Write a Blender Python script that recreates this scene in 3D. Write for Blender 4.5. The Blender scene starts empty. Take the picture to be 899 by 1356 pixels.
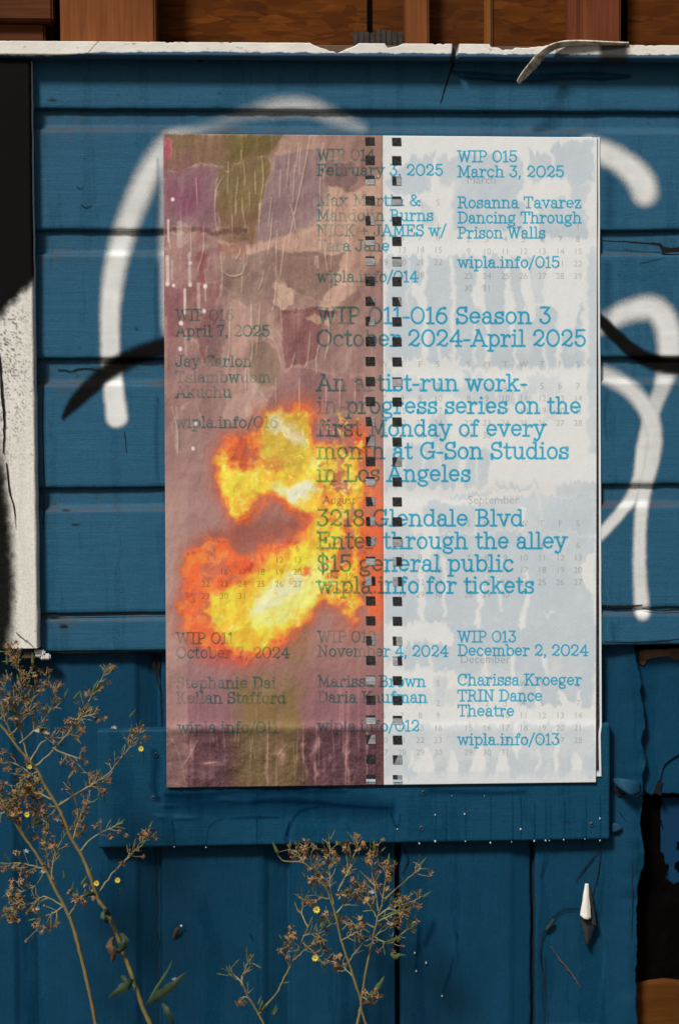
import bpy, math, random
import numpy as np
from mathutils import Vector, Matrix
rng = np.random.default_rng(7); random.seed(7)
D = bpy.data; SC = bpy.context.scene; COL = SC.collection
# ------------------------------------------------------------------ camera
ZC = 1.15                                   # height of the poster's centre above the ground
YAW, PIT, ROL, CX, CY, CZ = -0.04721, -0.04431, 0.0053, -0.16531, -2.19642, 0.02928
FPX = 55.0 / 36 * 1356
def _rot(y, p, r):
    cy, sy, cp, sp, cr, sr = np.cos(y), np.sin(y), np.cos(p), np.sin(p), np.cos(r), np.sin(r)
    return (np.array([[cy, -sy, 0], [sy, cy, 0], [0, 0, 1]]) @ np.array([[1, 0, 0], [0, cp, -sp], [0, sp, cp]])
            @ np.array([[cr, 0, sr], [0, 1, 0], [-sr, 0, cr]]))
RM = _rot(YAW, PIT, ROL); CP = np.array([CX, CY, CZ + ZC])
def W(px, py, d=0.0):
    """a measured photograph point -> point on the vertical plane d metres in front of the siding face"""
    px, py, d = np.broadcast_arrays(np.asarray(px, float), np.asarray(py, float), np.asarray(d, float))
    v = np.stack([(px - 449.5) / FPX, np.ones_like(px), -(py - 678) / FPX], -1) @ RM.T
    t = (-d - CP[1]) / v[..., 1]
    return CP + v * t[..., None]
def PX(P):
    q = (np.asarray(P) - CP) @ RM
    return 449.5 + FPX * q[..., 0] / q[..., 1], 678 - FPX * q[..., 2] / q[..., 1]
cam = D.objects.new('camera', D.cameras.new('camera')); COL.objects.link(cam)
cam.data.sensor_fit = 'VERTICAL'; cam.data.sensor_height = 36; cam.data.sensor_width = 24
cam.data.lens = 55; cam.data.clip_end = 500; cam.data.clip_start = 0.02
m = Matrix.Identity(4)
for i in range(3):
    m[i][0], m[i][1], m[i][2], m[i][3] = RM[i][0], RM[i][2], -RM[i][1], CP[i]
cam.matrix_world = m
SC.camera = cam
cam.data.dof.use_dof = True; cam.data.dof.focus_distance = 2.2; cam.data.dof.aperture_fstop = 5.6
# ------------------------------------------------------------------ light
SUN_EL, SUN_AZ = math.radians(46), math.atan2(-0.50, -0.80)
wd = D.worlds.new('World'); SC.world = wd; wd.use_nodes = True
nt = wd.node_tree; bg = nt.nodes['Background']; sky = nt.nodes.new('ShaderNodeTexSky')
sky.sky_type = 'NISHITA'; sky.sun_disc = False; sky.sun_elevation = SUN_EL; sky.sun_rotation = SUN_AZ
sky.air_density = 1.0; sky.dust_density = 4.0; sky.ozone_density = 1.0
nt.links.new(sky.outputs[0], bg.inputs[0]); bg.inputs[1].default_value = 0.045
sl = D.lights.new('sun', 'SUN'); sl.energy = 3.5; sl.angle = math.radians(10); sl.color = (1.0, 0.965, 0.91)
so = D.objects.new('sun', sl); COL.objects.link(so)
sd = Vector((math.sin(SUN_AZ) * math.cos(SUN_EL), math.cos(SUN_AZ) * math.cos(SUN_EL), math.sin(SUN_EL)))
so.rotation_euler = sd.to_track_quat('Z', 'Y').to_euler(); so.location = (-2, -3, 5)
SC.view_settings.view_transform = 'Standard'; SC.view_settings.look = 'None'
SC.view_settings.exposure = 0.0; SC.view_settings.gamma = 1.0; SC.view_settings.use_curve_mapping = False
SC.render.engine = 'CYCLES'; SC.cycles.transparent_max_bounces = 24; SC.cycles.max_bounces = 6
# ------------------------------------------------------------------ numeric helpers
_T = rng.random((256, 256))
def vn(x, y):
    x = np.asarray(x, float); y = np.asarray(y, float)
    xi = np.floor(x).astype(int); yi = np.floor(y).astype(int); fx = x - xi; fy = y - yi
    fx = fx * fx * (3 - 2 * fx); fy = fy * fy * (3 - 2 * fy)
    a = _T[yi & 255, xi & 255]; b = _T[yi & 255, (xi + 1) & 255]; c = _T[(yi + 1) & 255, xi & 255]; d = _T[(yi + 1) & 255, (xi + 1) & 255]
    return (a * (1 - fx) + b * fx) * (1 - fy) + (c * (1 - fx) + d * fx) * fy
def fbm(x, y, o=4, s=0):
    r = 0; a = 0.5; t = 0
    for k in range(o):
        r = r + a * vn(x * 2 ** k + 17.3 * k + s * 31.7, y * 2 ** k + 9.1 * k + s * 57.1); t += a; a *= 0.5
    return r / t          # 0..1
def sst(a, b, x):
    t = np.clip((x - a) / (b - a), 0, 1); return t * t * (3 - 2 * t)
def segdist(x, y, p, rad=None):
    """distance to a polyline; with rad also interpolated radius at the nearest point"""
    best = np.full(np.shape(x), 1e9); br = np.zeros(np.shape(x)) if rad is not None else None
    for i in range(len(p) - 1):
        ax, ay = p[i][:2]; bx, by = p[i + 1][:2]
        dx, dy = bx - ax, by - ay; L = dx * dx + dy * dy + 1e-12
        t = np.clip(((x - ax) * dx + (y - ay) * dy) / L, 0, 1)
        d = np.hypot(x - ax - t * dx, y - ay - t * dy)
        if rad is not None:
            d = d - (rad[i] + (rad[i + 1] - rad[i]) * t)
        best = np.minimum(best, d)
    return best
def polysd(x, y, P):
    """signed distance to a polygon, positive inside"""
    ins = np.zeros(np.shape(x), bool); n = len(P)
    for i in range(n):
        ax, ay = P[i]; bx, by = P[(i + 1) % n]
        if ay != by:
            c = ((ay > y) != (by > y)) & (x < (bx - ax) * (y - ay) / (by - ay) + ax)
            ins ^= c
    d = segdist(x, y, list(P) + [P[0]])
    return np.where(ins, d, -d)
def catmull(P, n=6):
    P = [np.array(p, float) for p in P]; out = []
    for i in range(len(P) - 1):
        p0 = P[max(i - 1, 0)]; p1 = P[i]; p2 = P[i + 1]; p3 = P[min(i + 2, len(P) - 1)]
        for k in range(n):
            t = k / n
            out.append(0.5 * (2 * p1 + (p2 - p0) * t + (2 * p0 - 5 * p1 + 4 * p2 - p3) * t * t + (3 * p1 - p0 - 3 * p2 + p3) * t ** 3))
    out.append(P[-1]); return out
def lin(c):
    c = np.asarray(c, float) / 255.0
    return np.where(c <= 0.04045, c / 12.92, ((c + 0.055) / 1.055) ** 2.4)
# ------------------------------------------------------------------ object helpers
def wloc(o):
    v = Vector((0, 0, 0))
    while o is not None: v += o.location; o = o.parent
    return np.array(v)
def link(o, parent=None):
    COL.objects.link(o)
    if parent is not None: o.parent = parent
    return o
def mk(name, V, F, mat, parent=None, attrs=None, smooth=True, local=False):
    V = np.asarray(V, float).reshape(-1, 3)
    if parent is not None and not local: V = V - wloc(parent)
    me = D.meshes.new(name)
    F = np.asarray(F) if not isinstance(F, list) else F
    if isinstance(F, np.ndarray) and len(V) > 2000:
        k = F.shape[1]
        me.vertices.add(len(V)); me.vertices.foreach_set('co', V.astype(np.float32).ravel())
        me.loops.add(F.size); me.loops.foreach_set('vertex_index', F.astype(np.int32).ravel())
        me.polygons.add(len(F)); me.polygons.foreach_set('loop_start', np.arange(0, F.size, k, dtype=np.int32))
        me.polygons.foreach_set('loop_total', np.full(len(F), k, np.int32)); me.update(calc_edges=True)
    else:
        me.from_pydata([tuple(v) for v in V], [], [tuple(int(i) for i in f) for f in F]); me.update()
    me.polygons.foreach_set('use_smooth', np.full(len(me.polygons), smooth))
    if attrs:
        for k, a in attrs.items():
            a = np.asarray(a, np.float32)
            if a.ndim == 2:
                at = me.attributes.new(k, 'FLOAT_COLOR', 'POINT')
                at.data.foreach_set('color', np.concatenate([a, np.ones((len(a), 1), np.float32)], 1).ravel())
            else:
                at = me.attributes.new(k, 'FLOAT', 'POINT'); at.data.foreach_set('value', a.ravel())
    if mat is not None: me.materials.append(mat)
    return link(D.objects.new(name, me), parent)
def gfaces(ny, nx, flip=False):
    i = np.arange(ny * nx).reshape(ny, nx)
    f = np.stack([i[:-1, :-1], i[1:, :-1], i[1:, 1:], i[:-1, 1:]], -1).reshape(-1, 4)
    return f[:, ::-1] if flip else f
def grid(name, V, mat, parent=None, attrs=None, smooth=True):
    ny, nx = V.shape[:2]
    return mk(name, V.reshape(-1, 3), gfaces(ny, nx), mat, parent, {k: (np.asarray(a).reshape(ny * nx, -1) if np.asarray(a).ndim == 3 else np.asarray(a).ravel()) for k, a in (attrs or {}).items()}, smooth)
def shell(name, parts, mat, parent, off=0.0005, thr=0.025):
    """thin coat over the faces of the given grids where the coverage field is above thr"""
    VV = []; FF = []; CC = []; n = 0
    for V, cov in parts:
        ny, nx = V.shape[:2]; f = gfaces(ny, nx); c = cov.ravel()
        keep = c[f].max(1) > thr
        if not keep.any(): continue
        f = f[keep]; u, inv = np.unique(f, return_inverse=True); inv = inv.reshape(f.shape)
        du = np.gradient(V, axis=1); dv = np.gradient(V, axis=0); nn = np.cross(du, dv); nn = -nn / (np.linalg.norm(nn, axis=-1, keepdims=True) + 1e-12)
        nn = np.where(nn[..., 1:2] > 0, -nn, nn)
        P = (V + nn * off).reshape(-1, 3)[u]
        VV.append(P); FF.append(inv + n); CC.append(c[u]); n += len(P)
    if not VV: return None
    return mk(name, np.concatenate(VV), np.concatenate(FF), mat, parent, {'cov': np.concatenate(CC)})
def thing(name, loc, label, cat, group=None):
    o = D.objects.new(name, None); o.location = loc; o.empty_display_size = 0.1; link(o)
    return tag(o, label, cat, group)
def tag(o, label, cat, group=None):
    o['label'] = label; o['category'] = cat
    if group: o['group'] = group
    return o
def box(name, x0, x1, y0, y1, z0, z1, mat, parent, bev=0.003):
    import bmesh
    bm = bmesh.new(); bmesh.ops.create_cube(bm, size=1)
    for v in bm.verts: v.co = Vector(((x0 + x1) / 2 + v.co.x * (x1 - x0), (y0 + y1) / 2 + v.co.y * (y1 - y0), (z0 + z1) / 2 + v.co.z * (z1 - z0)))
    if bev: bmesh.ops.bevel(bm, geom=bm.edges[:], offset=bev, segments=2, affect='EDGES')
    off = Vector(wloc(parent)) if parent else Vector()
    for v in bm.verts: v.co -= off
    me = D.meshes.new(name); bm.to_mesh(me); bm.free(); me.materials.append(mat)
    return link(D.objects.new(name, me), parent)
def pbox(name, px0, px1, py0, py1, d0, d1, mat, parent, bev=0.003, z1=None, z0=None):
    a = W(px0, py1, d1); b = W(px1, py0, d1)
    return box(name, a[0], b[0], -d1, -d0, a[2] if z0 is None else z0, b[2] if z1 is None else z1, mat, parent, bev)
def ribbon(name, pts, width, d, mat, parent, jag=0.25, n=5, seed=0):
    """narrow jagged strip lying on the surface (hairline cracks, wet runs)"""
    r = np.random.default_rng(seed + int(abs(pts[0][0]) * 7 + abs(pts[0][1]) * 13)); P = np.array(catmull([p[:2] for p in pts], n))
    t = np.linspace(0, 1, len(P)); w = np.interp(t, np.linspace(0, 1, len(width)), width) * (1 + jag * r.uniform(-1, 1, len(P)))
    P = P + r.normal(0, jag * 0.9, P.shape) * np.minimum(1, np.array(w)[:, None])
    T = np.gradient(P, axis=0); N = np.stack([-T[:, 1], T[:, 0]], 1); N /= np.linalg.norm(N, axis=1, keepdims=True) + 1e-9
    A = P + N * w[:, None] / 2; B = P - N * w[:, None] / 2
    V = np.stack([W(A[:, 0], A[:, 1], d), W(P[:, 0], P[:, 1], d), W(B[:, 0], B[:, 1], d)], 1); e = np.ones(V.shape[:2]); e[:, 0] = e[:, 2] = .15; e[0] = e[-1] = 0
    return grid(name, V, mat, parent, {'cov': e})
# ------------------------------------------------------------------ materials
class NB:
    def __init__(s, name):
        s.m = D.materials.new(name); s.m.use_nodes = True; s.t = s.m.node_tree; s.n = s.t.nodes; s.b = s.n['Principled BSDF']; s.o = s.n['Material Output']
        s.tc = s.n.new('ShaderNodeTexCoord').outputs['Object']
    def L(s, a, b): s.t.links.new(a, b)
    def put(s, sock, v):
        if hasattr(v, 'links') or hasattr(v, 'is_output'): s.L(v, sock)
        else: sock.default_value = v
    def map(s, scale, rot=(0, 0, 0)):
        n = s.n.new('ShaderNodeMapping'); s.L(s.tc, n.inputs[0]); n.inputs['Scale'].default_value = scale; n.inputs['Rotation'].default_value = rot; return n.outputs[0]
    def noise(s, scale, vec=None, detail=4, rough=0.55, dist=0.0):
        n = s.n.new('ShaderNodeTexNoise'); s.L(vec if vec is not None else s.tc, n.inputs['Vector'])
        n.inputs['Scale'].default_value = scale; n.inputs['Detail'].default_value = detail; n.inputs['Roughness'].default_value = rough; n.inputs['Distortion'].default_value = dist
        return n.outputs[0]
    def ramp(s, f, a, b, va=(0, 0, 0, 1), vb=(1, 1, 1, 1)):
        n = s.n.new('ShaderNodeValToRGB'); s.L(f, n.inputs[0]); e = n.color_ramp.elements
        e[0].position = a; e[1].position = b; e[0].color = va; e[1].color = vb; return n.outputs[0]
    def mix(s, f, a, b, mode='MIX'):
        n = s.n.new('ShaderNodeMix'); n.data_type = 'RGBA'; n.blend_type = mode
        s.put(n.inputs[0], f)
        for k, v in ((6, a), (7, b)): s.put(n.inputs[k], v if hasattr(v, 'links') else (tuple(v) + (1,))[:4])
        return n.outputs[2]
    def math(s, op, a, b=0.0):
        n = s.n.new('ShaderNodeMath'); n.operation = op; s.put(n.inputs[0], a); s.put(n.inputs[1], b); return n.outputs[0]
    def attr(s, name, col=False):
        n = s.n.new('ShaderNodeAttribute'); n.attribute_name = name; return n.outputs['Color' if col else 'Fac']
    def bump(s, h, strength, dist=0.001, prev=None):
        n = s.n.new('ShaderNodeBump'); n.inputs['Strength'].default_value = strength; n.inputs['Distance'].default_value = dist; s.L(h, n.inputs['Height'])
        if prev is not None: s.L(prev, n.inputs['Normal'])
        return n.outputs[0]
def painted(name, col, var=0.12, dirtcol=(0.075, 0.064, 0.056), grain=(3, 3, 60), rough=0.55, bumpk=0.35):
    b = NB(name); c = np.array(col)
    big = b.noise(3.5, detail=5); fine = b.noise(300, detail=3); gr = b.noise(9, b.map(grain), 4)
    f = b.math('ADD', b.math('MULTIPLY', big, 0.6), b.math('MULTIPLY', gr, 0.4))
    k = b.mix(b.ramp(f, 0.32, 0.68), tuple(c * (1 - var)), tuple(c * (1 + var)))
    k = b.mix(b.math('MULTIPLY', b.ramp(fine, 0.36, 0.66), 0.50), k, tuple(c * 0.55))
    chalk = b.noise(26, detail=6, rough=0.7)
    k = b.mix(b.math('MULTIPLY', b.ramp(chalk, 0.52, 0.8), 0.38), k, tuple(c * 1.45 + 0.004))
    sp2 = b.noise(120, b.map((1, 1, 1.0), (0, 0, 1)), 1)
    k = b.mix(b.math('MULTIPLY', b.ramp(sp2, 0.72, 0.76), 0.6), k, (0.02, 0.022, 0.025))
    rn = b.noise(16, b.map((1.6, 1, 0.16)), 5, 0.65); k = b.mix(b.math('MULTIPLY', b.ramp(rn, 0.54, 0.74), 0.34), k, tuple(c * 0.6)); k = b.mix(b.math('MULTIPLY', b.ramp(rn, 0.44, 0.28), 0.28), k, tuple(c * 1.25 + 0.008))
    dn = b.noise(60, b.map((0.35, 1, 1)), 5, 0.7)
    k = b.mix(b.math('MULTIPLY', b.math('MULTIPLY', b.attr('dirt'), 0.85), b.ramp(dn, 0.36, 0.62)), k, dirtcol)
    k = b.mix(b.attr('dark'), k, (0.012, 0.012, 0.014))
    b.L(k, b.b.inputs['Base Color'])
    b.L(b.ramp(chalk, 0.3, 0.7, (rough - .1,) * 3 + (1,), (rough + .15,) * 3 + (1,)), b.b.inputs['Roughness'])
    b.b.inputs['Specular IOR Level'].default_value = 0.12
    h1 = b.bump(b.noise(330, detail=3), bumpk, 0.0006); h2 = b.bump(gr, 0.35, 0.0012, h1); h3 = b.bump(b.noise(45, detail=4), 0.4, 0.0015, h2)
    b.L(h3, b.b.inputs['Normal'])
    return b.m
def coat(name, col, alpha=1.0, rough=0.75, speck=0.0):
    """opaque paint that thins out with the coverage attribute"""
    b = NB(name); n = b.noise(420, detail=2); n2 = b.noise(14, detail=5)
    k = b.mix(b.ramp(n2, 0.35, 0.7), tuple(np.array(col) * 0.88), tuple(np.array(col)))
    b.L(k, b.b.inputs['Base Color']); b.b.inputs['Roughness'].default_value = rough; b.b.inputs['Specular IOR Level'].default_value = 0.08
    c = b.attr('cov')
    f = b.math('ADD', c, b.math('MULTIPLY', b.math('SUBTRACT', n, 0.5), b.math('MULTIPLY', b.math('MULTIPLY', c, b.math('SUBTRACT', 1.0, c)), speck)))
    f = b.math('MINIMUM', b.math('MAXIMUM', b.math('MULTIPLY', f, alpha), 0.0), 1.0)
    b.L(f, b.b.inputs['Alpha'])
    b.L(b.bump(b.noise(330, detail=3), 0.3, 0.0005), b.b.inputs['Normal'])
    return b.m
def ink(name, tint, body, bodyk):
    """printing ink: tints what lies beneath, with a little body of its own"""
    b = NB(name); t = b.n.new('ShaderNodeBsdfTransparent'); mx = b.n.new('ShaderNodeMixShader'); df = b.n.new('ShaderNodeBsdfDiffuse')
    c = b.attr('cov'); wear = b.ramp(b.noise(22, detail=6, rough=0.7), 0.25, 0.45, (0.72, 0.72, 0.72, 1))
    c2 = b.math('MULTIPLY', c, wear)
    b.L(b.mix(c2, (1, 1, 1), tuple(np.sqrt(np.array(tint)))), t.inputs[0]); df.inputs[0].default_value = tuple(body) + (1,)
    b.L(b.math('MULTIPLY', c2, bodyk), mx.inputs[0]); b.L(t.outputs[0], mx.inputs[1]); b.L(df.outputs[0], mx.inputs[2]); b.L(mx.outputs[0], b.o.inputs[0])
    return b.m
def plain(name, col, rough=0.7, var=0.2, scale=40, bump=0.3, spec=0.3, bd=0.001, stretch=(1, 1, 1)):
    b = NB(name); c = np.array(col); n = b.noise(scale, b.map(stretch), 5, 0.6)
    b.L(b.mix(b.ramp(n, 0.3, 0.7), tuple(c * (1 - var)), tuple(c * (1 + var))), b.b.inputs['Base Color'])
    b.b.inputs['Roughness'].default_value = rough; b.b.inputs['Specular IOR Level'].default_value = spec
    if bump: b.L(b.bump(n, bump, bd), b.b.inputs['Normal'])
    return b.m
def wood(name, a, c, rough=0.75, grain=(40, 40, 1.6), knots=True):
    b = NB(name); n = b.noise(4, b.map(grain), 6, 0.6, 0.6); big = b.noise(7, b.map((1, 1, 0.5)), 5)
    k = b.mix(b.ramp(n, 0.30, 0.70), a, c); k = b.mix(b.ramp(big, 0.35, 0.72), k, tuple(np.array(a) * 0.7))
    if knots:
        v = b.n.new('ShaderNodeTexVoronoi'); b.L(b.map((9, 9, 5)), v.inputs['Vector']); v.inputs['Scale'].default_value = 1.0
        k = b.mix(b.ramp(v.outputs['Distance'], 0.06, 0.16, (1, 1, 1, 1), (0, 0, 0, 1)), k, tuple(np.array(a) * 0.35))
    b.L(k, b.b.inputs['Base Color']); b.b.inputs['Roughness'].default_value = rough; b.b.inputs['Specular IOR Level'].default_value = 0.08
    b.L(b.bump(n, 0.5, 0.0015), b.b.inputs['Normal']); return b.m
def osb(name):
    b = NB(name); out = None
    cols = [(0.20, 0.055, 0.006), (0.11, 0.028, 0.003), (0.15, 0.042, 0.005), (0.25, 0.075, 0.010)]
    k = None; hs = None
    for i, (rot, sc) in enumerate(((0.5, (26, 1, 110)), (-0.7, (30, 1, 120)), (1.2, (24, 1, 100)), (-0.2, (26, 1, 115)))):
        v = b.n.new('ShaderNodeTexVoronoi'); b.L(b.map(sc, (0, rot, 0)), v.inputs['Vector']); v.inputs['Scale'].default_value = 1.0; v.inputs['Randomness'].default_value = 1.0
        v.voronoi_dimensions = '3D'
        sep = b.n.new('ShaderNodeSeparateColor'); b.L(v.outputs['Color'], sep.inputs[0])
        layer = b.mix(sep.outputs[0], tuple(np.array(cols[i]) * 0.40), tuple(np.array(cols[(i + 1) % 4]) * 0.74))
        k = layer if k is None else b.mix(b.ramp(sep.outputs[1], 0.55, 0.56), k, layer)
        hs = sep.outputs[0] if hs is None else b.math('ADD', hs, b.math('MULTIPLY', sep.outputs[0], b.ramp(sep.outputs[1], 0.55, 0.56)))
    gn = b.noise(10, b.map((1.5, 1, 14), (0, .4, 0)), 6, .7); k = b.mix(b.math('MULTIPLY', b.ramp(gn, .4, .65), .55), k, (0.07, 0.018, 0.002)); dirty = b.noise(5, detail=6, rough=0.65); k = b.mix(b.math('MULTIPLY', b.ramp(dirty, 0.4, 0.7), 0.6), k, (0.045, 0.016, 0.005))
    b.L(k, b.b.inputs['Base Color']); b.b.inputs['Roughness'].default_value = 0.7; b.L(b.bump(hs, 0.25, 0.001), b.b.inputs['Normal']); b.b.inputs['Specular IOR Level'].default_value = 0.06; return b.m
def printed(name):
    b = NB(name); c = b.attr('col', True); n = b.noise(380, detail=2)
    k = b.mix(b.math('MULTIPLY', b.ramp(n, 0.35, 0.7), 0.10), c, (0.5, 0.5, 0.5)); b.L(k, b.b.inputs['Base Color'])
    b.b.inputs['Roughness'].default_value = 0.62; b.b.inputs['Specular IOR Level'].default_value = 0.25
    h = b.bump(b.noise(300, detail=3), 0.18, 0.0004); h = b.bump(b.noise(24, b.map((1.6, 1, 0.5)), 4), 0.30, 0.0018, h); b.L(h, b.b.inputs['Normal']); return b.m
def weedmat(name, a, c):
    b = NB(name); oi = b.n.new('ShaderNodeObjectInfo'); n = b.noise(160, detail=2)
    f = b.math('ADD', b.math('MULTIPLY', oi.outputs['Random'], 0.65), b.math('MULTIPLY', n, 0.35))
    b.L(b.mix(f, a, c), b.b.inputs['Base Color']); b.b.inputs['Roughness'].default_value = 0.8; b.b.inputs['Specular IOR Level'].default_value = 0.2
    return b.m

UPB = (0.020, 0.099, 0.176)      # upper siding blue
LOB = (0.0022, 0.046, 0.096)      # lower panel blue, darker than the siding
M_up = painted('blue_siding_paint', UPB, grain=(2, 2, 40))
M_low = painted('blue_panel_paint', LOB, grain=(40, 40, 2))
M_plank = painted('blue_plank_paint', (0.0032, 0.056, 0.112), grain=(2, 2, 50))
M_white = painted('old_white_paint', (0.74, 0.72, 0.66), var=0.08, dirtcol=(0.10, 0.065, 0.045), grain=(60, 60, 3), bumpk=0.5)
M_spw = coat('white_spray', (0.80, 0.82, 0.80), speck=1.6)
M_spb = coat('black_spray', (0.005, 0.0045, 0.0045), speck=1.6, rough=0.8)
M_crack = plain('crack_dark', (0.006, 0.006, 0.007), 0.9, 0.3, 80, 0)
M_wet = ink('paste_run', (0.34, 0.46, 0.55), (0.02, 0.08, 0.14), 0.0)
M_wash = ink('glue_wash', (0.60, 0.66, 0.70), (0.02, 0.08, 0.14), 0.0)
M_paste = plain('dried_paste', (0.55, 0.60, 0.62), 0.4, 0.1, 60, 0.1)
M_osb = osb('strand_board')
M_w1 = wood('stud_wood', (0.15, 0.044, 0.012), (0.25, 0.090, 0.032))
M_w2 = wood('red_stud_wood', (0.11, 0.028, 0.010), (0.19, 0.060, 0.026))
M_w3 = wood('dark_wood', (0.07, 0.022, 0.009), (0.13, 0.042, 0.016), grain=(1.6, 40, 40), knots=False)
M_ply = wood('plywood_brown', (0.085, 0.028, 0.005), (0.13, 0.046, 0.009), grain=(3, 40, 20), knots=False)
M_black = plain('tar_paper', (0.0028, 0.0022, 0.002), 0.95, 0.35, 60, 0.4, 0.02)
M_raw = plain('bare_wood', (0.13, 0.075, 0.045), 0.85, 0.4, 60, 0.5)
M_print = printed('poster_print')
M_ink = ink('teal_ink', (0.07, 0.58, 0.86), (0.03, 0.36, 0.55), 0.13)
M_num = ink('grey_numeral_ink', (0.74, 0.73, 0.71), (0.30, 0.29, 0.27), 0.10)
# ------------------------------------------------------------------ ground
gb = NB('dry_dirt'); g1 = gb.noise(3, detail=8); g2 = gb.noise(60, detail=4)
k = gb.mix(gb.ramp(g1, 0.35, 0.65), (0.075, 0.058, 0.042), (0.14, 0.11, 0.078)); k = gb.mix(gb.ramp(g2, 0.45, 0.7), k, (0.05, 0.04, 0.03))
gb.L(k, gb.b.inputs['Base Color']); gb.b.inputs['Roughness'].default_value = 0.95; gb.L(gb.bump(g2, 0.6, 0.01), gb.b.inputs['Normal'])
xs = np.concatenate([[-120, -30, -8], np.linspace(-3, 3, 61), [8, 30, 120]]); ys = np.concatenate([[-120, -30, -8], np.linspace(-3, 0.3, 41), [8, 30, 120]])
gx, gy = np.meshgrid(xs, ys[::-1]); gz = 0.03 * (fbm(gx * 2.1 + 50, gy * 2.1 + 50, 4) - 0.5) * ((np.abs(gx) < 3) & (np.abs(gy) < 3))
gr_o = grid('ground', np.stack([gx, gy, gz], -1), gb.m); gr_o['kind'] = 'structure'
# ------------------------------------------------------------------ the building
wall = thing('wooden_building', (0, 0, 0), 'weathered blue painted wooden building wall with white and black spray graffiti, open studs above', 'building')
def zof(y, x=450): return float(W(x, y)[2])
XL, XR = -1.7, 1.7
colx = np.concatenate([np.linspace(XL, -0.62, 24)[:-1], np.arange(-0.62, 0.52, 0.00235), np.linspace(0.52, XR, 24)])
grids = []                                    # fine grids that carry the graffiti
def board(top, chem0, chem1, bot, seed, rec=0.009, first=False):
    """one drop-siding board: recessed strip, dirty sloping shoulder, face, undercut foot (photo rows at x=450)"""
    prof = []                                 # (row, depth, dirt)
    if not first:
        prof += [(top - 7, -rec - 0.001, 0), (top, -rec, 0.1)]
        prof += [(y, -rec + 0.0006, 0.12) for y in np.linspace(top, chem0, 7)[1:]]
        prof += [(y, -rec + (rec - 0.0008) * t, 0.95) for y, t in zip(np.linspace(chem0, chem1, 5)[1:], (0.25, 0.5, 0.78, 1.0))]
        prof += [(chem1 + 1.5, -0.0001, 0.35), (chem1 + 4, 0, 0.08)]
        y0 = chem1 + 4
    else:
        prof += [(top, 0, 0)]; y0 = top
    prof += [(y, 0, 0) for y in np.arange(y0 + 2.4, bot - 4, 2.4)]
    prof += [(bot - 2.5, -0.0003, 0), (bot - 1.0, -0.0012, 0.0), (bot, -0.0032, 0.1), (bot + 0.2, -0.016, 0.3)]
    P = np.array(prof); zz = np.array([zof(y) for y in P[:, 0]])
    X, Z = np.meshgrid(colx, zz); d = np.repeat(P[:, 1:2], len(colx), 1); dirt = np.repeat(P[:, 2:3], len(colx), 1)
    onface = (d > -0.002)
    d = d + onface * (0.0016 * (fbm(X * 4 + seed, Z * 9 + 40, 3, seed) - 0.5) + 0.0005 * (fbm(X * 14, Z * 160 + 9, 3, seed) - 0.5))
    edge = np.exp(-np.abs(P[:, 0:1] - bot) / 3.0); d = d - edge * 0.0022 * np.clip(fbm(X * 40, Z * 3, 4, seed + 3) - 0.52, 0, 1) * 4
    Z = Z + edge * 0.0016 * (fbm(X * 30, Z * 0 + seed, 4, seed) - 0.5)
    px, py = PX(np.stack([X, -d, Z], -1))
    dirt = dirt * np.clip(0.35 + 1.1 * fbm(X * 9, Z * 2, 4, seed + 8), 0, 1)
    corner = np.exp(-np.hypot((px - 62) / 30, (py - (chem1 + 2)) / 10)) if not first else 0 * px
    dirt = np.clip(dirt + 0.9 * corner * (fbm(px / 6, py / 6, 3, seed) > 0.45), 0, 1)
    dark = np.zeros_like(dirt)
    for q in CR:                               # chips and nail holes through the paint
        dark = np.maximum(dark, sst(q[2] + 0.9, q[2] - 0.5, np.hypot((px - q[0]) / q[3], py - q[1])))
    V = np.stack([X, -d, Z], -1); grids.append((V, px, py))
    return grid('siding_board', V, M_up, wall, {'dirt': dirt, 'dark': dark})
CR = [(181, 436, 2.0, 1), (70, 133, 2.0, 2.6), (100, 695, 1.4, 3), (88, 676, 1.2, 4), (265, 80, 2, 2), (72, 818, 2.0, 3), (85, 830, 2.2, 2.5)]
board(80, 0, 0, 146, 1, first=True)
board(146, 167, 174, 305, 2)
board(305, 333, 338, 474, 3)
board(474, 503, 509, 644, 4)
board(644, 667, 674, 809, 5)
board(809, 812, 818, 859, 6, rec=0.006)
# graffiti: (x, y, radius, softness, opacity) nodes along each stroke
NSTR = [0]
def stroke(name, nodes, mat, extra=None, n=8):
    NSTR[0] += 1
    P = np.array(catmull(nodes, n)); parts = []
    for V, px, py in grids:
        wx = px + 1.6 * (fbm(px / 9, py / 9, 3, 2) - 0.5); wy = py + 1.6 * (fbm(px / 9, py / 9, 3, 5) - 0.5)
        c = np.zeros_like(px); x0, x1 = P[:, 0].min() - 60, P[:, 0].max() + 60; y0, y1 = P[:, 1].min() - 60, P[:, 1].max() + 60
        mm = (px > x0) & (px < x1) & (py > y0) & (py < y1)
        if not mm.any(): continue
        best = np.zeros(mm.sum()); qx, qy = wx[mm], wy[mm]
        for i in range(len(P) - 1):
            a, b = P[i], P[i + 1]; dx, dy = b[0] - a[0], b[1] - a[1]
            t = np.clip(((qx - a[0]) * dx + (qy - a[1]) * dy) / (dx * dx + dy * dy + 1e-9), 0, 1)
            g = a + (b - a) * t[:, None]; dd = np.hypot(qx - g[:, 0], qy - g[:, 1])
            best = np.maximum(best, g[:, 4] * sst(g[:, 2] + g[:, 3], g[:, 2] - g[:, 3] * 0.7, dd))
        if mat is M_spw:
            best = best * (.90 + .16 * fbm(qx / 12, qy / 30, 3, 8))
        c[mm] = np.clip(best, 0, 1); parts.append((V, c))
    return shell(name, parts, mat, wall, (0.0003 if mat is M_spw else 0.0008) + .00008 * NSTR[0])
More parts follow.
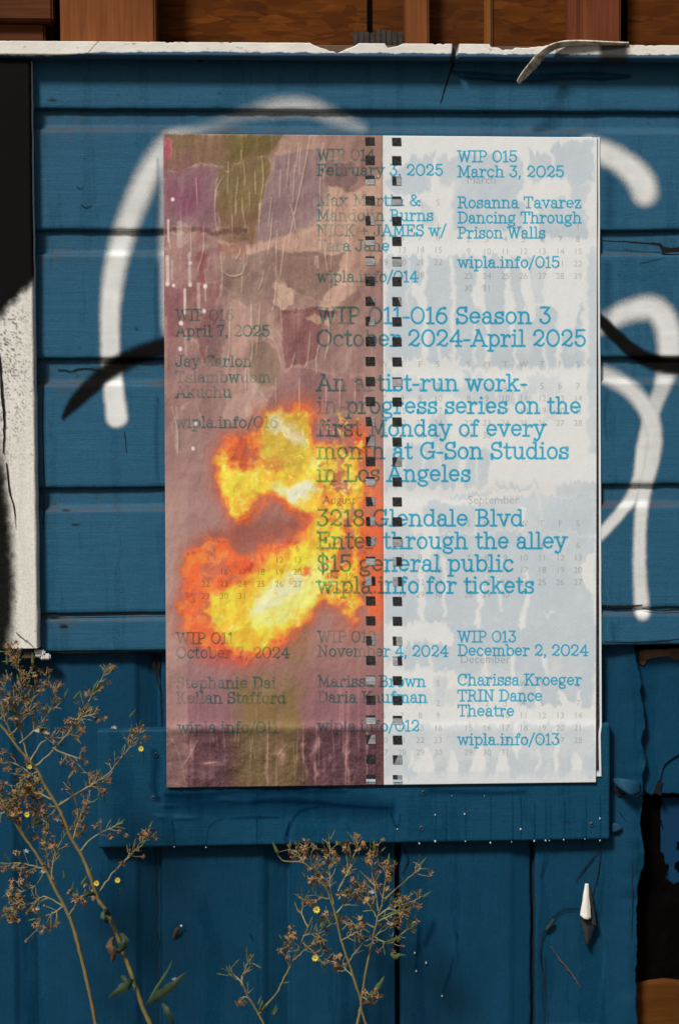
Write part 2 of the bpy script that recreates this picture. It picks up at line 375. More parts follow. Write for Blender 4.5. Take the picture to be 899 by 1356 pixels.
stroke('spray_stroke', [(478, 168, 3, 12, .30), (445, 156, 5, 14, .55), (408, 142, 6, 15, .85), (365, 142, 6, 16, .75), (322, 152, 4, 14, .32), (266, 172, 4, 13, .22), (228, 188, 9, 14, .70), (207, 214, 11, 14, .90), (186, 254, 12, 12, .94), (167, 302, 12, 11, .95), (154, 350, 12, 9, .97), (147, 400, 11.5, 7, .98), (146, 450, 11.5, 5, 1), (149, 500, 12, 5, 1), (155, 552, 13, 5, 1)], M_spw)
stroke('spray_stroke', [(226, 190, 8, 14, .7), (224, 260, 7, 13, .75), (222, 340, 6, 11, .8), (222, 425, 5, 9, .75), (222, 445, 3, 6, .4)], M_spw)
stroke('spray_stroke', [(780, 196, 12, 10, .95), (805, 205, 13, 11, .96), (832, 222, 14, 11, .97), (848, 240, 15, 11, .97), (853, 255, 14, 11, .97)], M_spw)
stroke('spray_stroke', [(778, 440, 7, 8, .9), (800, 428, 9, 10, .93), (830, 413, 11, 11, .96), (862, 408, 13, 11, .97), (880, 425, 14, 10, .97), (886, 455, 14, 9, .97), (884, 482, 13, 7, .97), (880, 500, 11, 6, .75), (873, 520, 9, 5, .65), (863, 545, 9, 4, .8), (852, 590, 8.5, 4, .93), (847, 628, 8, 4, .96), (838, 655, 7.5, 4, .96), (818, 682, 6.5, 3.5, .97), (796, 706, 6.5, 3.5, .97), (780, 720, 6.5, 3.5, .97)], M_spw)
stroke('spray_stroke', [(782, 492, 9, 8, .85), (808, 500, 9, 8, .85), (838, 520, 9, 8, .85), (858, 548, 10, 6, .9), (866, 580, 9, 5, .92), (862, 612, 8.5, 4, .92), (854, 645, 8, 4, .94), (848, 680, 7.5, 4, .92), (846, 740, 7.5, 4, .92), (848, 790, 8.5, 4.5, .93), (850, 812, 8.5, 5, .93)], M_spw)
stroke('spray_stroke', [(84, 553, 1.5, 3, .9), (100, 532, 7, 5, .95), (120, 512, 9, 5, .96), (145, 491, 10, 6, .97), (175, 473, 10, 7, .97), (205, 462, 10, 7, .97), (235, 454, 10, 7, .97)], M_spb)
stroke('spray_stroke', [(770, 405, 6, 4, .97), (795, 425, 6.5, 4, .98), (815, 445, 7, 4, .98), (838, 465, 8, 4, .98), (862, 478, 9, 5, .98), (885, 484, 10, 5, .98), (915, 482, 10, 5, .98), (960, 460, 9, 5, .9)], M_spb)
# hairline splits in the old paint
for pts, w, d in (
    ([(605, 74), (599, 88), (593, 104), (588, 120), (583, 136)], [5, 3.2, 2, 2.2, 1], .0012),
    ([(77, 490), (88, 490), (94, 492), (108, 488), (125, 489), (140, 491), (158, 492)], [1.6, 1.2, 1.8, 1.2, .8], -.007),
    ([(100, 508), (120, 507), (150, 508), (190, 508), (216, 506)], [.8, 1, .7, .6], -.006),
    ([(797, 319), (825, 320), (850, 322), (872, 324), (880, 331), (905, 330)], [1.2, 2, 2.4, 4, 8, 7], .0012),
    ([(60, 816), (120, 815), (216, 813)], [1.6, 2.2, 1.4], -.001),
    ([(795, 802), (825, 803), (850, 801)], [2.2, 3, 1.0], .001), ([(850, 806), (875, 809), (905, 807)], [1, 2, 1.6], .001),
    ([(62, 863), (100, 864), (150, 863), (218, 862)], [1.2, 2, 1.4, 1.2], -.003),
    ([(165, 571), (166, 580), (168, 600)], [.8, 1, .5], .0012),
    ([(101, 246), (106, 250), (111, 247)], [.7, .7, .5], .0012), ([(107, 270), (114, 275), (122, 272)], [.9, 1.1, .6], .0012),
    ([(845, 349), (862, 345), (880, 341)], [.5, .7, .5], .0012), ([(800, 850), (850, 850), (905, 846)], [1.2, 1, 1.2], .0005),
    ([(58, 470), (57, 560), (59, 640), (58, 700)], [1.2, .8, 1.6, 1], .0012)):
    ribbon('crack', pts, w, d, M_crack, wall)
for i, (pts, w) in enumerate((([(806, 222), (806, 262), (805, 303)], [20, 23, 22]), ([(804, 342), (803, 400), (803, 470)], [17, 19, 16]), ([(804, 515), (800, 545), (803, 585)], [10, 8, 3]), ([(208, 342), (207, 400), (208, 470)], [8, 10, 8]), ([(209, 520), (207, 580), (209, 640)], [7, 9, 6]), ([(812, 824), (811, 835), (812, 850)], [14, 12, 6]), ([(209, 205), (209, 250), (208, 300)], [5, 7, 6]))):
    ribbon('paste_run', pts, w, .0011, M_wash, wall, .05, seed=i)
# peeling lip of the frieze board
def lip(name, pts, drop, d0, d1, mat, seed=0):
    P = np.array(catmull(pts, 6)); r = np.random.default_rng(seed); n = len(P); dr = drop * (0.75 + 0.5 * fbm(P[:, 0] / 14, P[:, 1] * 0 + seed, 3)) * np.clip(np.sin(np.linspace(0.1, math.pi - 0.1, n)) * 2.2, 0.15, 1)
    rows = []
    for t, dd in ((0, d0), (0.5, d0 + (d1 - d0) * 0.35), (1.0, d1), (1.04, d1 - 0.0012), (0.55, d0 + (d1 - d0) * 0.3 - 0.0012)):
        rows.append(W(P[:, 0], P[:, 1] + dr * t, np.full(n, dd)))
    return grid(name, np.stack(rows, 0), mat, wall)
lip('paint_flake', [(598, 93), (640, 96), (690, 99), (730, 97), (780, 95), (835, 99)], 8, .0012, .0045, M_low, 3)
# ledge (drip cap): white front, ragged blue foot, chipped top
mlb = NB('ledge_paint'); wn = mlb.noise(50, mlb.map((0.6, 1, 1)), 6, 0.7)
k = mlb.mix(mlb.ramp(mlb.noise(20, detail=5), 0.3, 0.7), (0.66, 0.64, 0.58), (0.80, 0.78, 0.71)); k = mlb.mix(mlb.math('MULTIPLY', mlb.ramp(mlb.noise(120, mlb.map((.5, 1, 1)), 4, .7), 0.60, 0.7), 0.7), k, (0.16, 0.13, 0.10))
k = mlb.mix(mlb.attr('blue'), k, (0.02, 0.08, 0.16)); k = mlb.mix(mlb.attr('wood'), k, (0.10, 0.055, 0.035)); k = mlb.mix(mlb.attr('black_mask'), k, (0.012, 0.011, 0.010))
mlb.L(k, mlb.b.inputs['Base Color']); mlb.b.inputs['Roughness'].default_value = 0.7; mlb.L(mlb.bump(wn, 0.5, 0.002), mlb.b.inputs['Normal'])
lp = [(50, -.03), (51, -.01), (52.5, .012), (53.5, .026), (54.5, .0285)] + [(y, .029) for y in np.arange(55.5, 72, .9)] + [(73, .0285), (74.5, .027), (76, .024), (77, .021), (78, .019), (78.6, .016), (78.9, .008), (79, -.002)]
lp = np.array(lp); colL = np.concatenate([np.linspace(XL, -0.62, 20)[:-1], np.arange(-0.62, 0.52, 0.0011), np.linspace(0.52, XR, 20)])
zz = np.array([float(W(450, y + 1.5, dd_)[2]) for y, dd_ in lp]); zz[:5] = zz[5] - np.array([.0002, .0001, .0001, .0002, .0001]); X, Z = np.meshgrid(colL, zz); d = np.repeat(lp[:, 1:2], len(colL), 1)
rowy = np.repeat(lp[:, 0:1], len(colL), 1); pxc = PX(np.stack([X, -d, Z], -1))[0]
notch = np.interp(pxc[0], [0, 408, 418, 430, 445, 452, 466, 472, 505, 509, 520, 530, 640, 642, 690, 710, 735, 900], [0, 0, 5, 9, 13, 10, 4, 0, 0, 6, 4, 0, 0, 4.5, 5, 2, 0, 0])
gapx = np.clip(1 - np.abs(pxc[0] - 602) / 5, 0, 1)
notch = notch + 5 * np.clip(fbm(pxc[0] / 22, pxc[0] * 0, 4, 4) - 0.56, 0, 1) * 4 * (pxc[0] > -50) + 1.2 * (fbm(pxc[0] / 5, pxc[0] * 0, 3, 9) - 0.4)
wd_ = sst(notch + 54 + 0.8, notch + 54 - 0.8, rowy) * (rowy > 53) + 0.8 * (rowy <= 50.5)
edge_b = 70.5 - 2.2 * np.clip((pxc - 100) / 120, 0, 1) + 4.2 * (1 - np.clip((pxc - 60) / 70, 0, 1)) + 3.6 * (fbm(pxc / 11, pxc * 0, 4, 6) - 0.5) + 1.2 * (fbm(pxc / 3, rowy / 2, 2, 8) - 0.5)
blue = sst(edge_b - 0.6, edge_b + 0.6, rowy); black_mask = np.maximum(sst(26, 14, np.abs(pxc - 812)) * (0.96), 0.30 * sst(52, 20, np.abs(pxc - 770)))  # black patch and greyed stretch towards the ledge's right end
black_mask = np.maximum(black_mask, sst(5.5, 2.5, np.abs(pxc - (603 - (rowy - 60) * 0.25)) ))
black_mask = np.maximum(black_mask, sst(1.2, .4, np.abs(pxc - (131 - (rowy - 55) * 0.9))) * .8)
d = d - 0.012 * sst(notch + 54 + 1.5, notch + 54 - 1.5, rowy) * (rowy > 53) - 0.012 * sst(5, 2, np.abs(pxc - 603)) * (rowy > 53)
d = d + 0.001 * (fbm(pxc / 30, rowy / 20, 3, 3) - 0.5)
grid('ledge', np.stack([X, -d, Z], -1), mlb.m, wall, {'blue': blue, 'wood': wd_, 'black_mask': black_mask})
# curled sliver of paint on the ledge
P = np.array(catmull([(684, 108), (690, 98), (700, 85), (712, 71), (728, 60), (748, 55), (775, 54.5), (805, 56), (832, 57)], 7)); n = len(P)
wdt = np.interp(np.linspace(0, 1, n), [0, .1, .3, .5, .8, 1], [3, 9, 13, 12, 8, 4]); dd = np.interp(np.linspace(0, 1, n), [0, .3, .5, 1], [.050, .056, .046, .033])
tilt = np.interp(np.linspace(0, 1, n), [0, .35, .55, 1], [0.85, 0.75, 0.35, 0.25]); rr = np.random.default_rng(4).uniform(-1, 1, n)
rows = [W(P[:, 0], P[:, 1], dd), W(P[:, 0] + wdt * tilt * .5, P[:, 1] + 2 + wdt * .25 * (1 - tilt), dd - .004), W(P[:, 0] + wdt * tilt + rr, P[:, 1] + 3 + wdt * .55 * (1 - tilt), dd - .012),
        W(P[:, 0] + wdt * tilt + rr, P[:, 1] + 2 + wdt * .55 * (1 - tilt), dd - .0135), W(P[:, 0], P[:, 1] - 1.6, dd - .002), W(P[:, 0], P[:, 1], dd)]
ms = NB('sliver_paint'); nn_ = ms.noise(70, detail=5, rough=.7)
kk = ms.mix(ms.ramp(nn_, .42, .62), (0.68, 0.63, 0.52), (0.30, 0.22, 0.15)); ms.L(kk, ms.b.inputs['Base Color']); ms.b.inputs['Roughness'].default_value = .8; ms.L(ms.bump(nn_, .6, .002), ms.b.inputs['Normal'])
grid('peeling_sliver', np.stack(rows, 0), ms.m, wall)
# corner board at the left, with its sprayed black areas
cb0, cb1 = -0.70, float(W(50, 500)[0]); zz = np.linspace(zof(856, 50), zof(84, 50), 420)[::-1]; xx = np.concatenate([np.linspace(cb0, -0.56, 12)[:-1], np.linspace(-0.56, cb1, 46)])
X, Z = np.meshgrid(xx, zz); d = 0.0195 + 0.0012 * (fbm(X * 60, Z * 5, 4, 12) - 0.5); ed = np.clip((cb1 - X) / 0.004, 0, 1); d = d - 0.004 * (1 - ed) ** 2
X = X - (1 - ed) * 0.0016 * fbm(X * 0, Z * 40, 4, 14)
V = np.stack([X, -d, Z], -1); px, py = PX(V)
dirt = np.clip(1.5 * (fbm(px / 7, py / 16, 5, 15) - 0.52), 0, 1) * sst(30, 0, px) + 0.8 * sst(12, 2, px + 8 * (fbm(px / 9, py / 9, 3, 3) - .5)) * sst(560, 640, py)
V2 = np.concatenate([V, np.stack([X[:, -1:] + .0004, -d[:, -1:] * 0 - 0.001, Z[:, -1:]], -1)], 1)
cbo = grid('corner_board', V2, M_white, wall, {'dirt': np.clip(np.concatenate([dirt, dirt[:, -1:]], 1), 0, 1)})
wx = px + 6 * (fbm(px / 8, py / 8, 3, 21) - .5); wy = py + 10 * (fbm(px / 8, py / 8, 3, 22) - .5)
black_mask = sst(-13, 13, (418 - wx * 1.05) - wy + 0) ; black_mask = np.maximum(black_mask * sst(70, 95, wy + 60), 0)
low = np.maximum(sst(13, -5, wx - np.interp(wy, [560, 640, 700, 760, 830, 870], [-8, 3, 10, 14, 12, 4])) * sst(560, 640, wy), 0) * 0.9
spk = (fbm(px / 1.6, py / 1.6, 2, 40) > 0.66) * 0.55 * sst(60, 5, px) * sst(380, 430, py) * sst(680, 480, py)
shell('spray_patch', [(V, np.clip(np.maximum(black_mask, np.maximum(low, spk)), 0, 1))], M_spb, cbo, 0.0004)
ribbon('crack', [(9, 612), (13, 650), (19, 672), (21, 700)], [1.4, 2, 1.4, .6], .0212, M_crack, cbo)
ribbon('crack', [(22, 838), (30, 845), (38, 850), (45, 857)], [1, 1.2, .8, .8], .0212, M_crack, cbo)
ribbon('crack', [(0, 470), (3, 520), (6, 560), (5, 600)], [2, 3.5, 3, 1.6], .0212, M_crack, cbo)
for q in ((52, 866, 8, 5), (60, 870, 7, 4), (40, 868, 9, 5), (18, 872, 6, 5)):      # splintered foot
    pbox('wood_chip', q[0] - q[2], q[0] + q[2], q[1] - q[3], q[1] + q[3], .001, .010, M_white if q[0] > 45 else M_raw, cbo, .002)
# lower grooved panel with a torn right edge
PD = -0.019
edgeP = [(836, 850), (843, 885), (848, 905), (845, 915), (850, 935), (853, 960), (848, 985), (855, 1010), (849, 1030), (851, 1060), (846, 1090), (852, 1125), (850, 1150), (843, 1170), (842, 1210), (843, 1250), (840, 1290), (842, 1356), (843, 1420), (838, 1500), (842, 1760)]
rows_z = np.concatenate([np.arange(zof(846), zof(1380), -0.0021), np.linspace(zof(1380), 0.005, 24)[1:]])
refp = PX(np.stack([np.zeros_like(rows_z) + 0.36, np.zeros_like(rows_z) - PD, rows_z], -1))[1]
ex = np.interp(refp, [p[1] for p in edgeP], [p[0] for p in edgeP]) + 3.5 * (fbm(refp / 8, refp * 0, 4, 31) - .5)
ew = W(ex, refp, PD)[:, 0]; xa = float(W(800, 1100, PD)[0])
fx = np.concatenate([np.linspace(XL, -0.62, 30)[:-1], np.arange(-0.62, xa, 0.0021)]); nsq = 26
X = np.concatenate([np.repeat(fx[None], len(rows_z), 0), xa + (ew - xa)[:, None] * np.linspace(0, 1, nsq)[None]], 1)
Z = np.repeat(rows_z[:, None], X.shape[1], 1); d = np.full_like(X, PD); px, py = PX(np.stack([X, -d, Z], -1)); dirt = np.zeros_like(X); dark = np.zeros_like(X)
for g0, g1, dp in ((-145, -120, .012), (22, 52, .012), (184, 212, .012), (353, 384, .013), (504, 529, .007), (679, 706, .008)):
    xs_ = px + (py - 1120) * np.interp(g0, [0, 700], [-.008, .006])
    d = d - dp * (.30 * sst(g0 - 6, g0 + 3, xs_) + .85 * np.clip((xs_ - g0) / (g1 - g0), 0, 1.1)) * sst(g1 + 4, g1 - 2, xs_)
for gx_, wd2, dp in ((527.5, 2.4, .02), (706, 1.3, .014)):
    q = np.abs(px - gx_ - 1.2 * (fbm(py / 30, py * 0, 3, 5) - .5)); k_ = sst(wd2 + 1.4, wd2 - .3, q) * sst(1100, 1112, py); d = d - dp * k_; dark = np.maximum(dark, k_)
d = d + 0.0022 * (fbm(px / 90, py / 160, 3, 50) - .5) + 0.0005 * (fbm(px / 3, py / 60, 3, 51) - .5)
# a peeled area: the sheet bulges where it has let go
tear = [(720, 1356), (717, 1300), (716, 1262), (719, 1238), (733, 1216), (748, 1205), (770, 1205), (784, 1192), (795, 1215), (800, 1260), (790, 1356)]
ts = polysd(px, py, tear); d = d - 0.0016 * sst(-3, 2, ts)
d = d + 0.006 * np.exp(-((px - 832) / 16) ** 2) * fbm(py / 60, px * 0, 3, 60) * sst(1040, 1100, py) + 0.010 * sst(800, 850, px) * (fbm(py / 45, px * 0, 3, 61) - .3)
curl = np.clip((px - 838) / 14, 0, 1); d = d + 0.004 * curl ** 2 * fbm(py / 12, px * 0, 3, 62)
V = np.stack([X, -d, Z], -1); lip_ = V[:, -1:].copy(); lip_[..., 1] += 0.004; lip_[..., 0] -= 0.001; lip2 = lip_.copy(); lip2[..., 1] += 0.02; lip2[..., 0] -= .01
E_ = np.zeros((X.shape[0], 2)); E_[:] = 0.9
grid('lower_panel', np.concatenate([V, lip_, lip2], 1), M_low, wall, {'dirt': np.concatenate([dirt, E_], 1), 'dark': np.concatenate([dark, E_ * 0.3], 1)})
lowgrid = (V, px, py)
for pts, w, dd in (
    ([(212, 868), (210, 885), (209, 900), (213, 915), (214, 940), (215, 966)], [7, 4, 2.5, 1.6, 2, 1.6], .001),
    ([(206, 866), (204, 880), (207, 893)], [3, 5, 1.5], .001),
    ([(207, 1126), (210, 1150), (207, 1172), (210, 1200), (206, 1228), (212, 1250), (208, 1270), (212, 1300), (210, 1356)], [1.6, 1.4, 2.2, 1.2, 2, 1.2, 1.4, .8, .8], .002),
    ([(534, 1122), (540, 1138), (536, 1150), (530, 1158)], [1.4, 1.8, 1.2, .8], .002),
    ([(795, 1118), (794, 1140), (790, 1165), (784, 1186)], [.9, 1.2, 1.2, .6], .002),
    ([(793, 1126), (782, 1140), (771, 1154), (762, 1166)], [1, 1.6, 1.6, .8], .0024),
    ([(775, 1205), (748, 1205), (735, 1213), (722, 1232), (718, 1244)], [.8, 1.1, 1, 1.6, .7], .003),
    ([(718, 1238), (715, 1265), (719, 1300), (720, 1356)], [.7, 1.3, .8, .8], .003), ([(721, 1268), (722, 1310), (725, 1370)], [.5, .8, .5], .003),
    ([(836, 1130), (837, 1180), (836, 1245)], [.8, 1.2, .8], .006), ([(820, 1075), (828, 1088), (834, 1096)], [1, .8, .5], .004),
    ([(722, 1126), (718, 1150), (715, 1166)], [2, 1.8, .8], .002)):
    ribbon('crack', pts, w, PD + dd, M_crack if w[0] != 2 else M_wet, wall)
ribbon('paint_scar', [(728, 1252), (742, 1272), (757, 1290), (768, 1308)], [.5, 1.2, 1.6, .5], PD + .003, M_raw, wall)
for i, (x0, y0, x1, y1, ww) in enumerate(((555, 1222, 548, 1290, 9), (575, 1216, 560, 1255, 12), (600, 1265, 586, 1318, 5), (330, 1235, 334, 1245, 7), (725, 1128, 716, 1165, 4), (604, 1232, 604, 1250, 3), (770, 1020, 771, 1110, 0))):
    if ww: ribbon('paste_run', [(x0, y0), ((x0 + x1) / 2 + 1, (y0 + y1) / 2), (x1, y1)], [ww * .5, ww, ww * .35], PD + .003, M_wet, wall, 0.3, seed=i)
# what shows through the torn right side
pbox('backing_panel', 800, 1080, 840, 1720, -.075, -.055, M_black, wall, .001, z0=.002)
sg = np.meshgrid(np.linspace(874, 925, 100), np.linspace(1056, 1178, 220)); bx, by = sg; cov = np.interp(by, [1060, 1075, 1100, 1140, 1165, 1176], [1, .95, .95, .8, .6, -.1]) - .03 * np.abs(bx - 888 - (by - 1110) * .02) ** 1.3 * .35 + 1.5 * (fbm(bx / 7, by / 14, 4, 70) - .5)
shell('paint_streak', [(W(bx, by, -.0545), sst(.42, .62, cov))], coat('old_blue', (0.006, 0.040, 0.100)), wall, .0004)
def sheet(name, top, bot, x0, x1, d, mat, nx=70, ny=90, seed=0, jag=3, side=0.006):
    xx = np.linspace(x0, x1, nx); yt = np.interp(xx, *zip(*top)) + jag * (fbm(xx / 9, xx * 0, 3, seed) - .5); yb = np.interp(xx, *zip(*bot)) + jag * (fbm(xx / 7, xx * 0, 4, seed + 1) - .5)
    t = np.linspace(0, 1, ny)[:, None]; Y = yt[None] * (1 - t) + yb[None] * t; XX = np.repeat(xx[None], ny, 0)
    dd = d + .002 * (fbm(XX / 40, Y / 50, 3, seed + 2) - .5); V = W(XX, Y, dd); b = V[-1:].copy(); b[..., 1] += side; a = V[:1].copy(); a[..., 1] += side
    V = np.concatenate([a, V, b], 0)
    e = np.zeros((ny + 2, nx)); e[-1] = e[0] = .9
    return grid(name, V, mat, wall, {'dirt': e})
sheet('torn_sheet', [(832, 858), (846, 866), (850, 880), (856, 874), (868, 870), (885, 868), (893, 876), (910, 880), (1060, 870)], [(832, 1051), (1060, 1050)], 832, 1060, -.034, M_low, 110, 110, 80, 2)
sheet('torn_sheet', [(832, 862), (1060, 862)], [(832, 1046), (851, 1046), (864, 1054), (868, 1040), (874, 1032), (878, 1014), (890, 1004), (905, 996), (1060, 960)], 834, 1060, -.0305, M_low, 110, 110, 84, 2)
sheet('bare_edge', [(846, 862), (910, 858)], [(846, 878), (852, 882), (856, 873), (870, 870), (884, 868), (893, 874), (910, 868)], 846, 910, -.028, M_raw, 60, 8, 86, 3)
ribbon('crack', [(870, 1052), (871, 1042), (876, 1032)], [9, 6, 2], -.0285, M_crack, wall)
sheet('plywood_scrap', [(836, 1304), (860, 1299), (878, 1297), (900, 1299), (1060, 1310)], [(836, 1700), (1060, 1700)], 836, 1060, -.045, M_ply, 60, 60, 88, 2)
# flaps of torn skin
def flap(name, P, F, mat, cols=None):
    V = np.array([W(x, y, d) for x, y, d in P]); o = mk(name, V, F, mat, wall, smooth=False)
    o.data.polygons.foreach_set('use_smooth', [True] * len(o.data.polygons)); sb = o.modifiers.new('soft', 'SUBSURF'); sb.levels = sb.render_levels = 2; md = o.modifiers.new('thickness', 'SOLIDIFY'); md.thickness = .0009; return o
M_flapin = plain('flap_inside', (0.66, 0.62, 0.56), .8, .12, 60, .3); M_flapdk = plain('flap_grey', (0.022, 0.030, 0.036), .8, .5, 60, .4)
def curl(name, tl, tr, bl, br, d0, d1, bulge, mat, seed, n=16):
    """curled tongue of paint skin: four photo corners, hanging free at its lower end"""
    U, Vv = np.meshgrid(np.linspace(0, 1, n), np.linspace(0, 1, n)); top = np.array(tl)[None, None] * (1 - U[..., None]) + np.array(tr) * U[..., None]; bot = np.array(bl)[None, None] * (1 - U[..., None]) + np.array(br) * U[..., None]
    q = top * (1 - Vv[..., None]) + bot * Vv[..., None]; q[..., 1] += 3.5 * Vv * np.sin(U * 3.1) + 2.2 * Vv * (fbm(U * 5 + seed, Vv * 2, 3, seed) - .5); q[..., 0] += 1.6 * (fbm(Vv * 5 + seed, U * 0, 3, seed) - .5)
    d = d0 + (d1 - d0) * Vv + bulge * np.sin(math.pi * U) * (.25 + Vv) + .0012 * (fbm(U * 6, Vv * 6, 3, seed) - .5)
    o = grid(name, W(q[..., 0], q[..., 1], d), mat, wall); md = o.modifiers.new('thickness', 'SOLIDIFY'); md.thickness = .0009; return o
curl('torn_flap', (774.5, 1170), (779, 1170), (767, 1211), (782, 1216), -.012, .003, .004, M_flapin, 3)
curl('torn_flap', (779, 1172), (783, 1180), (779, 1214), (790, 1227), -.014, -.004, .003, M_flapdk, 5)
curl('torn_flap', (767, 1212), (788, 1224), (773, 1246), (781, 1250), -.004, -.012, .006, M_flapdk, 7)
flap('torn_flap', [(734, 1212, -.012), (733, 1224, -.008), (719, 1236, -.014), (722, 1228, -.015)], [(0, 1, 2, 3)], M_flapdk)
M_flapb = painted('blue_flap_paint', (0.010, 0.060, 0.115))
flap('torn_flap', [(809, 1030, -.014), (820, 1030, .002), (834, 1033, .006), (848, 1033, -.006), (849, 1050, -.008), (838, 1056, .008), (826, 1048, .008), (815, 1040, .000)], [(0, 1, 7), (1, 2, 6, 7), (2, 3, 4, 5), (2, 5, 6)], M_flapb)
flap('torn_flap', [(808, 1090, -.014), (816, 1089, -.010), (826, 1096, -.012), (818, 1101, -.009), (808, 1104, -.014)], [(0, 1, 3, 4), (1, 2, 3)], M_flapb)
ribbon('crack', [(810, 1042), (820, 1052), (828, 1050)], [3, 5, 1.5], PD + .004, M_crack, wall)
# the plank screwed across
a = W(129, 966, .0012); b = W(807, 1117, .0012); bz1 = float(W(450, 963, .0012)[2]); bz0 = float(W(450, 1118, .0012)[2])
PF = .0012
xx = np.concatenate([[a[0]], np.arange(a[0] + .0015, b[0] - .0015, .0026), [b[0]]]); zz = np.concatenate([[bz1], np.arange(bz1 - .0012, bz0 + .0012, -.0024), [bz0]])
X, Z = np.meshgrid(xx, zz); d = np.full_like(X, PF) + .0012 * (fbm(X * 5, Z * 11, 3, 90) - .5) + .0004 * (fbm(X * 20, Z * 200, 3, 91) - .5)
d[0] -= .0015; d[-1] -= .0015; d[:, 0] -= .0015; d[:, -1] -= .0015
V = np.stack([X, -d, Z], -1); px, py = PX(V)
for q in ((225, 1067, 14, 2), (244, 1083, 16, 2.0), (214, 1082, 9, 2.2), (300, 1059, 12, 1.5), (320, 1061, 16, 1.2)):
    V[..., 1] -= .0018 * np.exp(-((px - q[0]) / q[2]) ** 4 - ((py - q[1]) / q[3]) ** 2)
nx, ny = len(xx), len(zz); Vb = V.reshape(-1, 3); F = [gfaces(ny, nx)]
idx = np.arange(ny * nx).reshape(ny, nx); loop = np.concatenate([idx[0, :], idx[1:, -1], idx[-1, -2::-1], idx[-2:0:-1, 0]])
rim = Vb[loop].copy(); rim[:, 1] = -PD + .004; rid = len(Vb) + np.arange(len(loop))
F.append(np.stack([loop, np.roll(loop, -1), np.roll(rid, -1), rid], -1))
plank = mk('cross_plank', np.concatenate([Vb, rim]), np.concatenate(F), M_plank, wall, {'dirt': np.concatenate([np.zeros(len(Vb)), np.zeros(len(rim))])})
# darker dried paste runs on the plank
runs = [([(228, 1085), (230, 1100), (231, 1120)], [5, 3, 2]), ([(300, 1083), (285, 1088), (276, 1098), (273, 1121)], [3, 3.5, 3, 2]), ([(340, 1083), (340, 1100), (340, 1120)], [2, 3, 2]),
        ([(425, 1068), (400, 1073), (386, 1088), (379, 1108)], [4, 5, 5, 9]), ([(300, 1084), (340, 1082), (372, 1083)], [3, 5, 3]), ([(384, 1086), (378, 1112), (384, 1119)], [3, 7, 8]), ([(517, 1076), (522, 1090), (526, 1097)], [3, 4, 4]), ([(530, 1076), (528, 1090), (526, 1097)], [2, 3, 3])]
runs += [([(x, y0), (x + .6, (y0 + 1115) / 2), (x, 1115)], [1.2, 2, 2.2]) for x, y0 in ((576, 1046), (590, 1060), (616, 1066), (649, 1052), (678, 1048), (689, 1050), (707, 1060), (722, 1055), (728, 1065), (747, 1058), (775, 1050), (794, 1050))]
runs += [([(214, 1060), (290, 1064), (400, 1062), (470, 1068), (526, 1072)], [30, 34, 44, 40, 30]), ([(560, 1046), (640, 1050), (700, 1048)], [14, 10, 6])]
runs += [([(203, 990), (206, 1010), (204, 1040), (212, 1064)], [10, 16, 14, 8]), ([(212, 1052), (260, 1053), (300, 1048), (380, 1046), (470, 1048)], [8, 14, 10, 12, 6]), ([(330, 1062), (380, 1060), (450, 1066), (520, 1070)], [10, 12, 8, 4])]
for i, (pts, w) in enumerate(runs): ribbon('paste_run', pts, w, PF + .0012 + .00003 * i, M_wet, plank, .2, seed=i)
import bmesh
def blob(name, px, py, d, r, mat, parent, sy=1.0):
    bm = bmesh.new(); bmesh.ops.create_uvsphere(bm, u_segments=10, v_segments=7, radius=r * .00106); c = W(px, py, d) - wloc(parent)
    for v in bm.verts: v.co = Vector((v.co.x, v.co.y * .6, v.co.z * sy)) + Vector(c)
    for f in bm.faces: f.smooth = True
    me = D.meshes.new(name); bm.to_mesh(me); bm.free(); me.materials.append(mat); return link(D.objects.new(name, me), parent)
for x, y, r in ((231, 1121.5, 1.3), (273, 1122, 1.4), (576, 1079, 1.6), (576, 1114, 2.2), (615, 1078, 1.8), (689, 1098, 2.2), (616, 1114, 1.5), (649, 1116, 1.8), (677, 1115, 1), (707, 1113.5, 2), (722, 1113, 2), (727, 1113, 1.2), (746, 1112, 1.5), (774, 1111, 1.2), (794, 1084, 2.1), (794, 1113, 1.8), (555, 1117, 1.8), (526, 1098, 1.5), (641, 1054, 1.0), (598, 1054, 1)):
    blob('paste_drop', x, y, PF + .001, r * .6, M_paste, plank, 1.25)
for x, y, r in ((551, 1286, 1.5), (564, 1275, 1.7), (549, 1262, 1.4), (585, 1319, 1.5), (246, 1080 + 4, .9)): blob('paste_drop', x, y, PD + .003, r * .8, M_paste, wall, 1.3)
M_screw = plain('painted_screw', (0.014, 0.05, 0.09), .45, .3, 200, .3); M_screwd = plain('screw_recess', (.004, .005, .006), .8)
for x, y in ((207, 1000), (204, 1057), (202, 1100), (561, 1050), (558, 1097), (783, 1092)):
    c = W(x, y, PF); bm = bmesh.new(); prof = [(0, -.0006), (.0011, -.0006), (.0014, .0012), (.0030, .0014), (.0040, .0006), (.0042, -.001)]
    nseg = 18; vs = [[bm.verts.new((c[0] - 0 + r * math.cos(2 * math.pi * k / nseg), c[1] - h, c[2] + r * math.sin(2 * math.pi * k / nseg))) for k in range(nseg)] for r, h in prof[1:]]
    for i in range(len(vs) - 1):
        for k in range(nseg): bm.faces.new((vs[i][k], vs[i][(k + 1) % nseg], vs[i + 1][(k + 1) % nseg], vs[i + 1][k]))
    bm.faces.new(vs[0]); me = D.meshes.new('screw'); bm.to_mesh(me); bm.free(); me.materials.append(M_screw); so_ = link(D.objects.new('screw', me), plank); 
    blob('screw_recess', x, y, PF + .0002, 1.1, M_screwd, so_)
